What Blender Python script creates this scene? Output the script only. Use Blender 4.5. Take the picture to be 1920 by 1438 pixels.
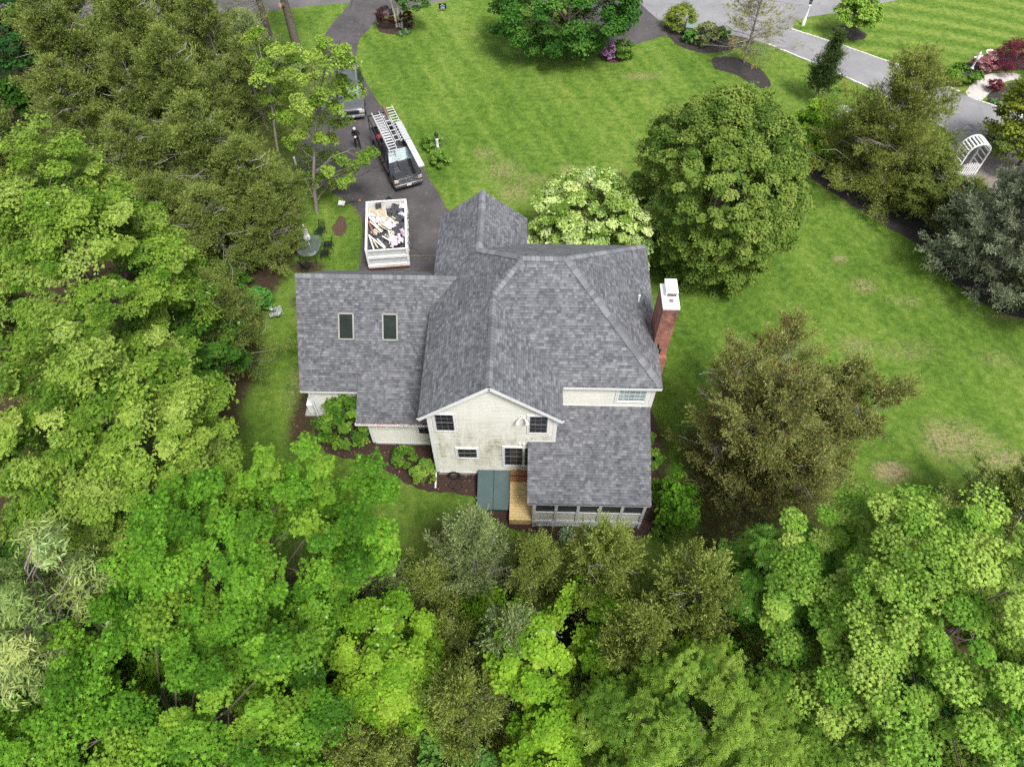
import bpy, bmesh, math, random
import numpy as np
from mathutils import Vector, Matrix
R = math.radians
for o in list(bpy.data.objects):
    bpy.data.objects.remove(o)
sc = bpy.context.scene
COL = sc.collection

# ------------------------------------------------------------------ camera, sky, sun, exposure
cd = bpy.data.cameras.new('camera')
cam = bpy.data.objects.new('camera', cd)
COL.objects.link(cam)
cd.sensor_width = 36
cd.lens = 36 * 1332 / 1920
cd.clip_start = 0.5
cd.clip_end = 2500
cam.location = (0, 0, 32)
cam.rotation_euler = (R(34.3), 0, R(1.25))
sc.camera = cam

SUN_EL, SUN_AZ = 60, 148          # azimuth clockwise from +y
w = bpy.data.worlds.new('World')
sc.world = w
w.use_nodes = True
nt = w.node_tree
bg = nt.nodes['Background']
sky = nt.nodes.new('ShaderNodeTexSky')
sky.sky_type = 'NISHITA'
sky.sun_disc = False
sky.sun_elevation = R(SUN_EL)
sky.sun_rotation = R(SUN_AZ)
sky.air_density = 1.0
sky.dust_density = 3.0
hs = nt.nodes.new('ShaderNodeHueSaturation')
hs.inputs['Saturation'].default_value = 0.3     # thin overcast: the sky is nearly grey
nt.links.new(sky.outputs[0], hs.inputs['Color'])
nt.links.new(hs.outputs[0], bg.inputs[0])
bg.inputs[1].default_value = 0.125
sd = bpy.data.lights.new('sun', 'SUN')
sun = bpy.data.objects.new('sun', sd)
COL.objects.link(sun)
sd.energy = 2.0
sd.angle = R(15)
sd.color = (1.0, 0.985, 0.96)
sdir = Vector((math.sin(R(SUN_AZ)) * math.cos(R(SUN_EL)), math.cos(R(SUN_AZ)) * math.cos(R(SUN_EL)), math.sin(R(SUN_EL))))
sun.rotation_euler = sdir.to_track_quat('Z', 'Y').to_euler()
sun.location = (60, 30, 80)
sc.view_settings.view_transform = 'Standard'
sc.view_settings.look = 'None'
sc.view_settings.exposure = 1.02
sc.view_settings.gamma = 1
sc.cycles.use_denoising = False
sc.cycles.max_bounces = 6
sc.cycles.diffuse_bounces = 2
sc.cycles.glossy_bounces = 3
sc.cycles.transmission_bounces = 4
sc.cycles.caustics_reflective = False
sc.cycles.caustics_refractive = False

# ------------------------------------------------------------------ helpers
def tag(o, label=None, cat=None, group=None, kind=None):
    if label: o['label'] = label
    if cat: o['category'] = cat
    if group: o['group'] = group
    if kind: o['kind'] = kind
    return o

def thing(name, label, cat, loc=(0, 0, 0), rz=0.0, group=None):
    o = bpy.data.objects.new(name, None)
    COL.objects.link(o)
    o.location = loc
    o.rotation_euler = (0, 0, rz)
    o.empty_display_size = 0.3
    return tag(o, label, cat, group)

def dup(src, loc, rz=0.0, scale=None, label=None, group=None):
    r = src.copy(); COL.objects.link(r)
    r.location = loc; r.rotation_euler = (0, 0, rz)
    if scale is not None: r.scale = scale if hasattr(scale, '__len__') else (scale,) * 3
    if label: r['label'] = label
    if group: r['group'] = group
    for ch in list(src.children):
        c = ch.copy(); COL.objects.link(c); c.parent = r
        for g in ch.children:
            d = g.copy(); COL.objects.link(d); d.parent = c
    return r

V = Vector

class MB:
    def __init__(s):
        s.v = []; s.f = []; s.uv = {}
    def add(s, vs, fs):
        n = len(s.v)
        s.v += [tuple(p) for p in vs]
        s.f += [tuple(i + n for i in f) for f in fs]
    def box(s, c, d, rz=0.0, M=None):
        m = M if M is not None else Matrix.Rotation(rz, 3, 'Z')
        x, y, z = d[0] / 2, d[1] / 2, d[2] / 2
        vs = [V(c) + m @ V((a * x, b * y, e * z)) for e in (-1, 1) for b in (-1, 1) for a in (-1, 1)]
        s.add(vs, [(0, 2, 3, 1), (4, 5, 7, 6), (0, 1, 5, 4), (2, 6, 7, 3), (0, 4, 6, 2), (1, 3, 7, 5)])
    def box2(s, a, b):
        s.box([(a[i] + b[i]) / 2 for i in range(3)], [abs(b[i] - a[i]) for i in range(3)])
    def bar(s, a, b, wd, ht, up=(0, 0, 1)):
        a, b = V(a), V(b); y = (b - a)
        L = y.length; y.normalize()
        x = y.cross(V(up))
        if x.length < 1e-4: x = y.cross(V((1, 0, 0)))
        x.normalize(); z = x.cross(y)
        M = Matrix((x, y, z)).transposed()
        s.box((a + b) / 2, (wd, L, ht), M=M)
    def tube(s, pts, rad, n=6, cap=True):
        pts = [V(p) for p in pts]
        if not hasattr(rad, '__len__'): rad = [rad] * len(pts)
        base = len(s.v)
        for i, p in enumerate(pts):
            t = (pts[min(i + 1, len(pts) - 1)] - pts[max(i - 1, 0)])
            if t.length < 1e-6: t = V((0, 0, 1))
            t.normalize()
            x = t.cross(V((0, 0, 1)) if abs(t.z) < 0.9 else V((1, 0, 0))); x.normalize()
            y = t.cross(x)
            for k in range(n):
                a = 2 * math.pi * k / n
                s.v.append(tuple(p + (x * math.cos(a) + y * math.sin(a)) * rad[i]))
        for i in range(len(pts) - 1):
            for k in range(n):
                a = base + i * n + k; b = base + i * n + (k + 1) % n
                s.f.append((a, b, b + n, a + n))
        if cap:
            s.f.append(tuple(base + k for k in range(n)))
            s.f.append(tuple(base + (len(pts) - 1) * n + k for k in reversed(range(n))))
    def lathe(s, prof, c=(0, 0, 0), n=16):
        base = len(s.v)
        for r, z in prof:
            for k in range(n):
                a = 2 * math.pi * k / n
                s.v.append((c[0] + r * math.cos(a), c[1] + r * math.sin(a), c[2] + z))
        for i in range(len(prof) - 1):
            for k in range(n):
                a = base + i * n + k; b = base + i * n + (k + 1) % n
                s.f.append((a, b, b + n, a + n))
        s.f.append(tuple(base + k for k in reversed(range(n))))
        s.f.append(tuple(base + (len(prof) - 1) * n + k for k in range(n)))
    def poly(s, pts):
        s.add(pts, [tuple(range(len(pts)))])
    def prism(s, pts, off):
        n = len(pts); off = V(off)
        s.add([V(p) for p in pts] + [V(p) + off for p in pts],
              [tuple(range(n)), tuple(reversed(range(n, 2 * n)))] + [(i, i + n, (i + 1) % n + n, (i + 1) % n) for i in range(n)])
    def build(s, name, m, parent=None, loc=None, smooth=False, bevel=0, rz=None, fix=True):
        me = bpy.data.meshes.new(name)
        me.from_pydata(s.v, [], s.f)
        if fix:
            bm = bmesh.new(); bm.from_mesh(me)
            bmesh.ops.recalc_face_normals(bm, faces=bm.faces)
            bm.to_mesh(me); bm.free()
        me.materials.append(m)
        o = bpy.data.objects.new(name, me)
        COL.objects.link(o)
        if parent is not None: o.parent = parent
        if loc is not None: o.location = loc
        if rz is not None: o.rotation_euler = (0, 0, rz)
        if smooth:
            for p in me.polygons: p.use_smooth = True
            me.set_sharp_from_angle(angle=R(38))
        if bevel:
            b = o.modifiers.new('bevel', 'BEVEL'); b.width = bevel; b.segments = 2; b.limit_method = 'ANGLE'
        return o

# ------------------------------------------------------------------ materials
class NT:
    def __init__(s, name):
        s.m = bpy.data.materials.new(name); s.m.use_nodes = True
        s.t = s.m.node_tree
        s.b = s.t.nodes['Principled BSDF']
        s.out = s.t.nodes['Material Output']
    def n(s, typ, **kw):
        nd = s.t.nodes.new('ShaderNode' + typ)
        for k, v in kw.items():
            if k.startswith('i_'):
                key = k[2:]
                nd.inputs[int(key) if key.isdigit() else key].default_value = v
            else: setattr(nd, k, v)
        return nd
    def l(s, a, b): s.t.links.new(a, b)
    def math(s, op, a, b=None, c=None, clamp=False):
        nd = s.t.nodes.new('ShaderNodeMath'); nd.operation = op; nd.use_clamp = clamp
        for i, x in enumerate((a, b, c)):
            if x is None: continue
            if isinstance(x, (int, float)): nd.inputs[i].default_value = x
            else: s.l(x, nd.inputs[i])
        return nd.outputs[0]
    def mix(s, f, a, b, blend='MIX'):
        nd = s.t.nodes.new('ShaderNodeMix'); nd.data_type = 'RGBA'; nd.blend_type = blend
        for x, i in ((f, 0), (a, 6), (b, 7)):
            if isinstance(x, (int, float)): nd.inputs[i].default_value = x
            elif isinstance(x, (tuple, list)): nd.inputs[i].default_value = tuple(x) + ((1,) if len(x) == 3 else ())
            else: s.l(x, nd.inputs[i])
        return nd.outputs[2]
    def ramp(s, f, stops):
        nd = s.t.nodes.new('ShaderNodeValToRGB')
        e = nd.color_ramp.elements
        while len(e) < len(stops): e.new(0.5)
        for el, (p, c) in zip(e, stops):
            el.position = p; el.color = (c, c, c, 1) if isinstance(c, (int, float)) else tuple(c) + (1,)
        s.l(f, nd.inputs[0])
        return nd.outputs[0]
    def noise(s, vec, scale, detail=3, rough=0.55, dist=0.0):
        nd = s.n('TexNoise'); nd.inputs['Scale'].default_value = scale
        nd.inputs['Detail'].default_value = detail; nd.inputs['Roughness'].default_value = rough
        nd.inputs['Distortion'].default_value = dist
        if vec is not None: s.l(vec, nd.inputs['Vector'])
        return nd.outputs[0]
    def obj(s):
        if not hasattr(s, '_o'): s._o = s.n('TexCoord')
        return s._o.outputs['Object']
    def attr(s, name):
        return s.n('Attribute', attribute_name=name)
    def bump(s, h, strength=0.3, dist=0.02):
        nd = s.n('Bump'); nd.inputs['Strength'].default_value = strength; nd.inputs['Distance'].default_value = dist
        s.l(h, nd.inputs['Height']); s.l(nd.outputs[0], s.b.inputs['Normal'])
    def setp(s, **kw):
        for k, v in kw.items():
            s.b.inputs[k.replace('_', ' ')].default_value = v

def pm(name, c, rough=0.6, metal=0.0, var=0.15, scale=6.0, bump=0.0, spec=0.4, dirt=None, dirt_amt=0.0, dscale=2.0):
    t = NT(name)
    nz = t.noise(t.obj(), scale, 4, 0.6)
    lo = tuple(x * (1 - var) for x in c); hi = tuple(min(1, x * (1 + var)) for x in c)
    cc = t.ramp(nz, [(0.3, lo), (0.7, hi)])
    if dirt:
        dn = t.noise(t.obj(), dscale, 5, 0.65)
        cc = t.mix(t.ramp(dn, [(0.52, 0.0), (0.72, dirt_amt)]), cc, dirt)
    t.l(cc, t.b.inputs['Base Color'])
    t.setp(Roughness=rough, Metallic=metal)
    t.b.inputs['Specular IOR Level'].default_value = spec
    if bump: t.bump(nz, bump, 0.02)
    return t.m

M = {}
M['trim'] = pm('white_trim', (0.78, 0.78, 0.77), 0.5, var=0.04, scale=3, dirt=(0.45, 0.45, 0.4), dirt_amt=0.25)
M['white'] = pm('white_paint', (0.8, 0.8, 0.79), 0.4, var=0.04)
M['concrete'] = pm('concrete', (0.3, 0.29, 0.27), 0.85, var=0.2, scale=9, bump=0.2)
M['black'] = pm('black_plastic', (0.018, 0.018, 0.02), 0.5, var=0.2)
M['rubber'] = pm('rubber', (0.02, 0.02, 0.02), 0.8, var=0.2)
M['alu'] = pm('aluminium', (0.74, 0.74, 0.75), 0.42, 0.25, var=0.08, scale=5)
M['steel'] = pm('galvanised_steel', (0.4, 0.41, 0.43), 0.4, 0.7, var=0.15, scale=12)
M['chrome'] = pm('chrome', (0.7, 0.7, 0.72), 0.15, 1.0, var=0.05)
M['carblack'] = pm('black_car_paint', (0.012, 0.012, 0.014), 0.06, var=0.1, spec=0.9)
M['carblack'].node_tree.nodes['Principled BSDF'].inputs['Coat Weight'].default_value = 1.0
M['cargrey'] = pm('grey_car_paint', (0.10, 0.105, 0.115), 0.2, 0.3, var=0.08, spec=0.7)
M['carwhite'] = pm('white_car_paint', (0.8, 0.8, 0.8), 0.18, var=0.02, spec=0.6)
M['headlamp'] = pm('headlamp_glass', (0.62, 0.55, 0.48), 0.12, 0.2, var=0.3, scale=20)
M['amber'] = pm('amber_lamp', (0.6, 0.22, 0.08), 0.2, var=0.15, scale=20)
M['red'] = pm('red_plastic', (0.35, 0.03, 0.03), 0.4, var=0.15)
M['teal'] = pm('green_steel', (0.030, 0.066, 0.064), 0.45, var=0.1, scale=3, dirt=(0.1, 0.13, 0.12), dirt_amt=0.25)
M['transformer'] = pm('pale_green_steel', (0.17, 0.225, 0.19), 0.5, var=0.06)
M['pine'] = pm('new_pine', (0.60, 0.44, 0.19), 0.65, var=0.16, scale=7)
M['stainwood'] = pm('brown_wood', (0.27, 0.125, 0.045), 0.6, var=0.2, scale=7)
M['palletwood'] = pm('pallet_wood', (0.54, 0.46, 0.33), 0.75, var=0.2, scale=9)
M['palewood'] = pm('pale_painted_board', (0.72, 0.69, 0.64), 0.7, var=0.12, scale=6, dirt=(0.35, 0.22, 0.15), dirt_amt=0.5)
M['tarp'] = pm('black_roofing_felt', (0.055, 0.057, 0.065), 0.7, var=0.5, scale=5, bump=0.4)
M['pink'] = pm('pale_pink_sheet', (0.55, 0.46, 0.50), 0.8, var=0.12, scale=5, bump=0.3)
M['paper'] = pm('white_sheet', (0.62, 0.61, 0.62), 0.8, var=0.08, scale=5, bump=0.3)
M['rust'] = pm('rusty_red', (0.25, 0.10, 0.06), 0.8, var=0.3, scale=10)
M['trailerwhite'] = pm('worn_white_steel', (0.76, 0.75, 0.73), 0.5, var=0.06, scale=3, dirt=(0.45, 0.24, 0.16), dirt_amt=0.6, dscale=1.6)
M['trailergrey'] = pm('pale_grey_steel', (0.55, 0.58, 0.57), 0.5, var=0.08, scale=3, dirt=(0.5, 0.47, 0.3), dirt_amt=0.35, dscale=2.5)
M['flue'] = pm('flue_grey', (0.16, 0.13, 0.12), 0.7, var=0.3)
M['leaflitter'] = pm('leaf_litter', (0.27, 0.14, 0.09), 0.9, var=0.5, scale=14, bump=0.5)
M['orange'] = pm('orange_handle', (0.6, 0.22, 0.05), 0.5)
M['cloth'] = pm('black_cloth', (0.012, 0.012, 0.014), 0.85, var=0.4, scale=12)
M['skin'] = pm('skin', (0.5, 0.31, 0.23), 0.6, var=0.08)
M['cap'] = pm('pale_grey_cap', (0.5, 0.5, 0.52), 0.8, var=0.1)
M['iron'] = pm('black_iron', (0.014, 0.014, 0.016), 0.45, var=0.3)
M['bark'] = pm('bark', (0.12, 0.095, 0.075), 0.9, var=0.45, scale=11, bump=0.8)
M['barkgrey'] = pm('grey_bark', (0.23, 0.205, 0.175), 0.9, var=0.4, scale=11, bump=0.7)
M['deadwood'] = pm('dead_grey_twigs', (0.36, 0.335, 0.30), 0.9, var=0.25, scale=8)
M['birch'] = pm('birch_bark', (0.62, 0.58, 0.5), 0.8, var=0.1, scale=4, dirt=(0.1, 0.09, 0.08), dirt_amt=0.7, dscale=9)
M['cutwood'] = pm('cut_wood', (0.55, 0.33, 0.17), 0.8, var=0.15)
M['terracotta'] = pm('terracotta_soil', (0.33, 0.10, 0.06), 0.8, var=0.3)
M['blueglaze'] = pm('dark_blue_glaze', (0.05, 0.06, 0.11), 0.35)
M['screen'] = pm('insect_screen', (0.035, 0.037, 0.042), 0.5, var=0.25, scale=2)
M['panelgrey'] = pm('porch_panel', (0.58, 0.57, 0.5), 0.5, var=0.06, scale=2, dirt=(0.4, 0.4, 0.32), dirt_amt=0.3)
M['porchtrim'] = pm('porch_trim', (0.5, 0.51, 0.5), 0.55, var=0.06, scale=3)
M['signblack'] = pm('sign_black', (0.008, 0.009, 0.015), 0.4)
M['signblue'] = pm('sign_blue', (0.12, 0.18, 0.42), 0.4)
M['tubebrown'] = pm('brown_tube', (0.16, 0.11, 0.075), 0.8, var=0.2)

def glass_mat(name, c, rough=0.06):
    t = NT(name)
    nz = t.noise(t.obj(), 1.5, 2)
    t.l(t.ramp(nz, [(0.3, tuple(x * 0.7 for x in c)), (0.7, tuple(x * 1.4 for x in c))]), t.b.inputs['Base Color'])
    t.setp(Roughness=rough); t.b.inputs['Specular IOR Level'].default_value = 0.6
    return t.m
M['glass'] = glass_mat('window_glass', (0.022, 0.023, 0.026), 0.12)
M['glass'].node_tree.nodes['Principled BSDF'].inputs['Specular IOR Level'].default_value = 0.35
M['sash'] = pm('grey_sash', (0.14, 0.14, 0.15), 0.5, var=0.1)
M['glasslight'] = glass_mat('window_glass_curtain', (0.26, 0.33, 0.32))
M['skyglass'] = glass_mat('skylight_glass', (0.016, 0.022, 0.018), 0.05)
M['skyglass'].node_tree.nodes['Principled BSDF'].inputs['Specular IOR Level'].default_value = 0.2
M['carglass'] = glass_mat('car_glass', (0.012, 0.015, 0.016), 0.03)
M['windscreen'] = glass_mat('windscreen_glass', (0.20, 0.26, 0.26), 0.1)  # sky reflection and a pale sunshade put into the base colour
M['windscreen'].node_tree.nodes['Principled BSDF'].inputs['Specular IOR Level'].default_value = 0.06
t = NT('table_glass')
nz = t.noise(t.obj(), 3, 2)
t.l(t.ramp(nz, [(0.3, (0.10, 0.125, 0.11)), (0.7, (0.15, 0.18, 0.155))]), t.b.inputs['Base Color'])
t.setp(Roughness=0.15, Alpha=0.45)
M['tableglass'] = t.m

# shingles: courses and tabs in UV metres
t = NT('asphalt_shingle')
uvn = t.n('UVMap')
sep = t.n('SeparateXYZ'); t.l(uvn.outputs[0], sep.inputs[0])
vr = t.math('DIVIDE', sep.outputs[1], 0.132)
row = t.math('FLOOR', vr); fr = t.math('SUBTRACT', vr, row)
wn1 = t.n('TexWhiteNoise', noise_dimensions='1D'); t.l(row, wn1.inputs['W'])
def cells(width, mul):
    u = t.math('ADD', t.math('DIVIDE', sep.outputs[0], width), t.math('MULTIPLY', wn1.outputs[0], mul))
    wob = t.math('MULTIPLY', t.math('SINE', t.math('MULTIPLY', u, 2.1)), 0.22)
    cell = t.math('FLOOR', t.math('ADD', u, wob))
    cmb = t.n('CombineXYZ'); t.l(cell, cmb.inputs[0]); t.l(row, cmb.inputs[1]); cmb.inputs[2].default_value = width
    wn = t.n('TexWhiteNoise', noise_dimensions='3D'); t.l(cmb.outputs[0], wn.inputs['Vector'])
    return wn.outputs[0]
c1 = cells(0.14, 17.3); c2 = cells(0.25, 9.1)
tone = t.math('ADD', t.math('MULTIPLY', c1, 0.58), t.math('MULTIPLY', c2, 0.42))
colr = t.ramp(tone, [(0.08, (0.072, 0.074, 0.082)), (0.40, (0.107, 0.109, 0.117)), (0.62, (0.128, 0.130, 0.138)), (0.94, (0.182, 0.184, 0.193))])
# shadow line painted as a dark band along the top of every exposed course
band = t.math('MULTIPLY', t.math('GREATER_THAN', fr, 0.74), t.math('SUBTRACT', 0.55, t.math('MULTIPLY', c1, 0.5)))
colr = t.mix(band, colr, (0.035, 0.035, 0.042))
big = t.noise(t.obj(), 0.55, 4, 0.6)
colr = t.mix(0.5, colr, t.ramp(big, [(0.3, (0.38, 0.38, 0.40)), (0.7, (0.62, 0.62, 0.62))]), 'OVERLAY')
grain = t.noise(t.obj(), 60, 2)
colr = t.mix(0.25, colr, grain, 'OVERLAY')
t.l(colr, t.b.inputs['Base Color'])
t.setp(Roughness=0.85); t.b.inputs['Specular IOR Level'].default_value = 0.3
hgt = t.math('ADD', t.math('MULTIPLY', t.math('SUBTRACT', 1.0, fr), 0.6), t.math('MULTIPLY', t.math('GREATER_THAN', c1, 0.5), 0.4))
t.bump(hgt, 0.7, 0.02)
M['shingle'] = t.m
t = NT('ridge_shingle')
g = t.n('NewGeometry')
t.l(t.ramp(g.outputs['Random Per Island'], [(0.0, (0.098, 0.100, 0.110)), (1.0, (0.180, 0.183, 0.194))]), t.b.inputs['Base Color'])
t.setp(Roughness=0.85); t.bump(t.noise(t.obj(), 60, 2), 0.3, 0.01)
M['ridge'] = t.m

# siding: pale yellow-white clapboard with algae stains low on the weather wall
def siding(name, base, stain):
    t = NT(name)
    ob = t.obj()
    nz = t.noise(ob, 1.2, 4)
    c = t.ramp(nz, [(0.3, tuple(x * 0.95 for x in base)), (0.7, tuple(min(1, x * 1.04) for x in base))])
    if stain:
        sp = t.n('SeparateXYZ'); t.l(ob, sp.inputs[0])
        mp = t.n('Mapping'); t.l(ob, mp.inputs[0]); mp.inputs['Scale'].default_value = (2.2, 2.2, 0.45)
        n1 = t.noise(mp.outputs[0], 1.5, 6, 0.72)
        mp2 = t.n('Mapping'); t.l(ob, mp2.inputs[0]); mp2.inputs['Scale'].default_value = (0.6, 0.6, 7.5)
        n2 = t.noise(mp2.outputs[0], 1.6, 3, 0.6)
        zb = t.ramp(t.math('DIVIDE', sp.outputs[2], 8.0), [(0.08, 0.25), (0.2, 0.75), (0.38, 1.0), (0.5, 0.55), (0.72, 0.12)])
        f = t.math('MULTIPLY', t.math('MULTIPLY', t.ramp(n1, [(0.34, 0.0), (0.6, 1.0)]), zb), t.ramp(n2, [(0.3, 0.12), (0.62, 1.0)]))
        c = t.mix(t.math('MULTIPLY', f, stain, clamp=True), c, (0.22, 0.205, 0.115))
    t.l(c, t.b.inputs['Base Color'])
    t.setp(Roughness=0.5)
    return t.m
M['siding'] = siding('clapboard', (0.66, 0.65, 0.58), 0.95)
M['sidingplain'] = siding('clapboard_clean', (0.66, 0.65, 0.58), 0.25)

t = NT('brick')
ob = t.obj()
sp = t.n('SeparateXYZ'); t.l(ob, sp.inputs[0])
cm = t.n('CombineXYZ'); t.l(t.math('ADD', sp.outputs[0], sp.outputs[1]), cm.inputs[0]); t.l(sp.outputs[2], cm.inputs[1])
br = t.n('TexBrick'); t.l(cm.outputs[0], br.inputs['Vector'])
br.inputs['Color1'].default_value = (0.44, 0.150, 0.078, 1); br.inputs['Color2'].default_value = (0.29, 0.085, 0.05, 1)
br.inputs['Mortar'].default_value = (0.36, 0.30, 0.26, 1)
br.inputs['Scale'].default_value = 1.0; br.inputs['Brick Width'].default_value = 0.21; br.inputs['Row Height'].default_value = 0.075
br.inputs['Mortar Size'].default_value = 0.006
st = t.noise(ob, 2.2, 5, 0.7)
soot = t.math('MULTIPLY', t.ramp(st, [(0.4, 0.0), (0.62, 0.8)]), t.ramp(t.math('DIVIDE', sp.outputs[2], 9.0), [(0.55, 0.1), (0.9, 1.0)]))
sootf = t.math('MULTIPLY', soot, t.math('LESS_THAN', sp.outputs[1], 20.14))
t.l(t.mix(sootf, br.outputs[0], (0.035, 0.028, 0.026)), t.b.inputs['Base Color'])
t.setp(Roughness=0.85); t.bump(br.outputs[1], -0.4, 0.01)
M['brick'] = t.m
# ------------------------------------------------------------------ ground sheet
def vnoise(x, y, scale, seed):
    rs = np.random.RandomState(seed); G = rs.rand(256, 256)
    xs = x / scale + 1000.3; ys = y / scale + 1000.7
    xi = np.floor(xs).astype(int); yi = np.floor(ys).astype(int)
    fx = xs - xi; fy = ys - yi
    fx = fx * fx * (3 - 2 * fx); fy = fy * fy * (3 - 2 * fy)
    g = lambda a, b: G[a % 256, b % 256]
    return (g(xi, yi) * (1 - fx) + g(xi + 1, yi) * fx) * (1 - fy) + (g(xi, yi + 1) * (1 - fx) + g(xi + 1, yi + 1) * fx) * fy
def fbm(x, y, scale, seed, octv=4):
    s = 0; a = 0.5; t_ = 0
    for k in range(octv):
        s = s + a * vnoise(x, y, scale / 2 ** k, seed + k); t_ += a; a *= 0.55
    return s / t_
def sstep(a, b, x):
    t_ = np.clip((x - a) / (b - a), 0, 1); return t_ * t_ * (3 - 2 * t_)
def bump2(x, y, cx, cy, rx, ry=None):
    ry = ry or rx
    return np.exp(-(((x - cx) / rx) ** 2 + ((y - cy) / ry) ** 2))

xs = np.concatenate([[-600, -300, -150, -80, -55], np.arange(-44, 46.01, 0.25), [60, 90, 160, 300, 600]])
ys = np.concatenate([[-600, -300, -120, -50, -20], np.arange(-6, 68.01, 0.25), [80, 110, 180, 350, 700]])
X, Y = np.meshgrid(xs, ys)
nx, ny = len(xs), len(ys)
co = np.stack([X, Y, np.zeros_like(X)], -1).reshape(-1, 3)
idx = np.arange(nx * ny).reshape(ny, nx)
quads = np.stack([idx[:-1, :-1], idx[:-1, 1:], idx[1:, 1:], idx[1:, :-1]], -1).reshape(-1, 4)

def np_mesh(name, co, quads, cols=None, attr='tone'):
    me = bpy.data.meshes.new(name)
    me.vertices.add(len(co)); me.vertices.foreach_set('co', np.asarray(co, np.float32).ravel())
    nq = len(quads); k = quads.shape[1]
    me.loops.add(nq * k); me.loops.foreach_set('vertex_index', np.asarray(quads, np.int32).ravel())
    me.polygons.add(nq); me.polygons.foreach_set('loop_start', np.arange(0, nq * k, k, dtype=np.int32))
    if cols is not None:
        a = me.attributes.new(attr, 'FLOAT_COLOR', 'POINT')
        c4 = np.ones((len(co), 4), np.float32); c4[:, :3] = cols
        a.data.foreach_set('color', c4.ravel())
    me.update(calc_edges=True)
    return me

n1 = fbm(X, Y, 5.0, 1); n2 = fbm(X, Y, 1.6, 11); n3 = fbm(X, Y, 12, 21)
soil = np.zeros_like(X)
# woods: behind the camera side, and left of the house
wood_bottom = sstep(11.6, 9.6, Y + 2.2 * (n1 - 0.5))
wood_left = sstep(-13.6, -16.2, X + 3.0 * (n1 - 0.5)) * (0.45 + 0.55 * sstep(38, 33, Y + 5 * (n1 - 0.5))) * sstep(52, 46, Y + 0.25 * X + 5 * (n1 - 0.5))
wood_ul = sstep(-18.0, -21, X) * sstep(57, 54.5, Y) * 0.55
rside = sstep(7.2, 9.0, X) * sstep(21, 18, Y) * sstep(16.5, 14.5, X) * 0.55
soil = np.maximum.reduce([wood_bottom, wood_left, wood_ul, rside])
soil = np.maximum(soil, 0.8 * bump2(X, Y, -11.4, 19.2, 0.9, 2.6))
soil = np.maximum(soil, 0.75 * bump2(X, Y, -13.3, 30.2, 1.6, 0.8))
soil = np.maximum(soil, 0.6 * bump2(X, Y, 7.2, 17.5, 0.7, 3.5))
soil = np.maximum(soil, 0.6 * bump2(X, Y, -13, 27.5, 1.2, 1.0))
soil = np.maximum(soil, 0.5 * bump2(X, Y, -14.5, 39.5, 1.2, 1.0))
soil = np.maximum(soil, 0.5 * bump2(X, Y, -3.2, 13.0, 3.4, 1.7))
dry = np.zeros_like(X)
for cx_, cy_, rx_, ry_, a_ in [(18.7, 16.9, 0.8, 0.55, 1.2), (22.9, 18.7, 2.5, 1.6, 0.52), (24.8, 17.4, 2.0, 1.2, 0.55), (21.8, 18.8, 1.0, 1.4, 0.6), (26.5, 17.3, 2.2, 1.1, 0.5), (-1.6, 39.6, 1.9, 1.7, 0.44), (-0.6, 37.2, 1.6, 1.4, 0.44), (0.8, 38.6, 2.2, 0.8, 0.42), (-2.9, 41.2, 1.0, 0.8, 0.5), (3.1, 39.6, 1.0, 0.6, 0.45), (8.6, 50.8, 2.0, 0.5, 0.4), (19.6, 31.6, 0.6, 0.5, 0.6), (20.6, 29.4, 1.2, 0.9, 0.42), (22.6, 28.2, 1.5, 0.6, 0.4), (19.0, 24.8, 1.5, 0.9, 0.45), (22, 24.5, 2.5, 1.2, 0.35), (26.6, 24, 2, 1, 0.3), (-4.8, 56.5, 1.5, 0.5, 0.3), (29.6, 27.2, 2.6, 0.35, 0.8), (26.9, 30.0, 0.35, 1.6, 0.5), (-2.0, 12.8, 2.5, 0.8, 0.35), (-12.0, 21.5, 0.9, 2.0, 0.5)]:
    dry = np.maximum(dry, a_ * bump2(X, Y, cx_, cy_, rx_, ry_))
dry = dry * (0.75 + 1.1 * n2) + 0.16 * sstep(.5, .75, fbm(X, Y, 7, 61)) * sstep(10, 14, Y)
# lushness: mow streaks and clover patches
ang = R(-66)
us = X * math.cos(ang) + Y * math.sin(ang); vs_ = -X * math.sin(ang) + Y * math.cos(ang)
streak = vnoise(us / 7.0, vs_, 0.75, 31) * 0.6 + vnoise(us / 4.0, vs_, 0.35, 32) * 0.4
ang2 = R(12)
u2 = X * math.cos(ang2) + Y * math.sin(ang2); v2 = -X * math.sin(ang2) + Y * math.cos(ang2)
rr = np.hypot(X - 24, Y - 28)
stripes = 0.5 + 0.5 * np.sin(rr * 2 * math.pi / 1.9) * (0.6 + 0.6 * vnoise(X, Y, 3, 41))
far_lawn = sstep(0, 1.2, (Y - 45.2) + (X - 37) * 0.78) * sstep(20, 22, X)
lush = 0.42 * n1 + 0.40 * streak + 0.16 * n3 + 0.055 * np.sin((vs_ + 0.5 * n1) * 2 * math.pi / 1.25) * sstep(28, 34, Y)
lush = lush * (1 - far_lawn) + (0.36 + 0.42 * stripes) * far_lawn
shade = sstep(13, 10, Y) * 0.3
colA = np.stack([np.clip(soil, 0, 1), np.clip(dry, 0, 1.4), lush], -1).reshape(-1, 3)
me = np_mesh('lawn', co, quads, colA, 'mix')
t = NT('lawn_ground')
at = t.attr('mix'); sp = t.n('SeparateColor'); t.l(at.outputs['Color'], sp.inputs[0])
ob = t.obj()
fine = t.noise(ob, 16, 4, 0.7); mid = t.noise(ob, 2.6, 5, 0.65); tiny = t.noise(ob, 70, 2, 0.6)
lu = t.math('ADD', sp.outputs[2], t.math('MULTIPLY', t.math('SUBTRACT', mid, 0.5), 1.3))
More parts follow.
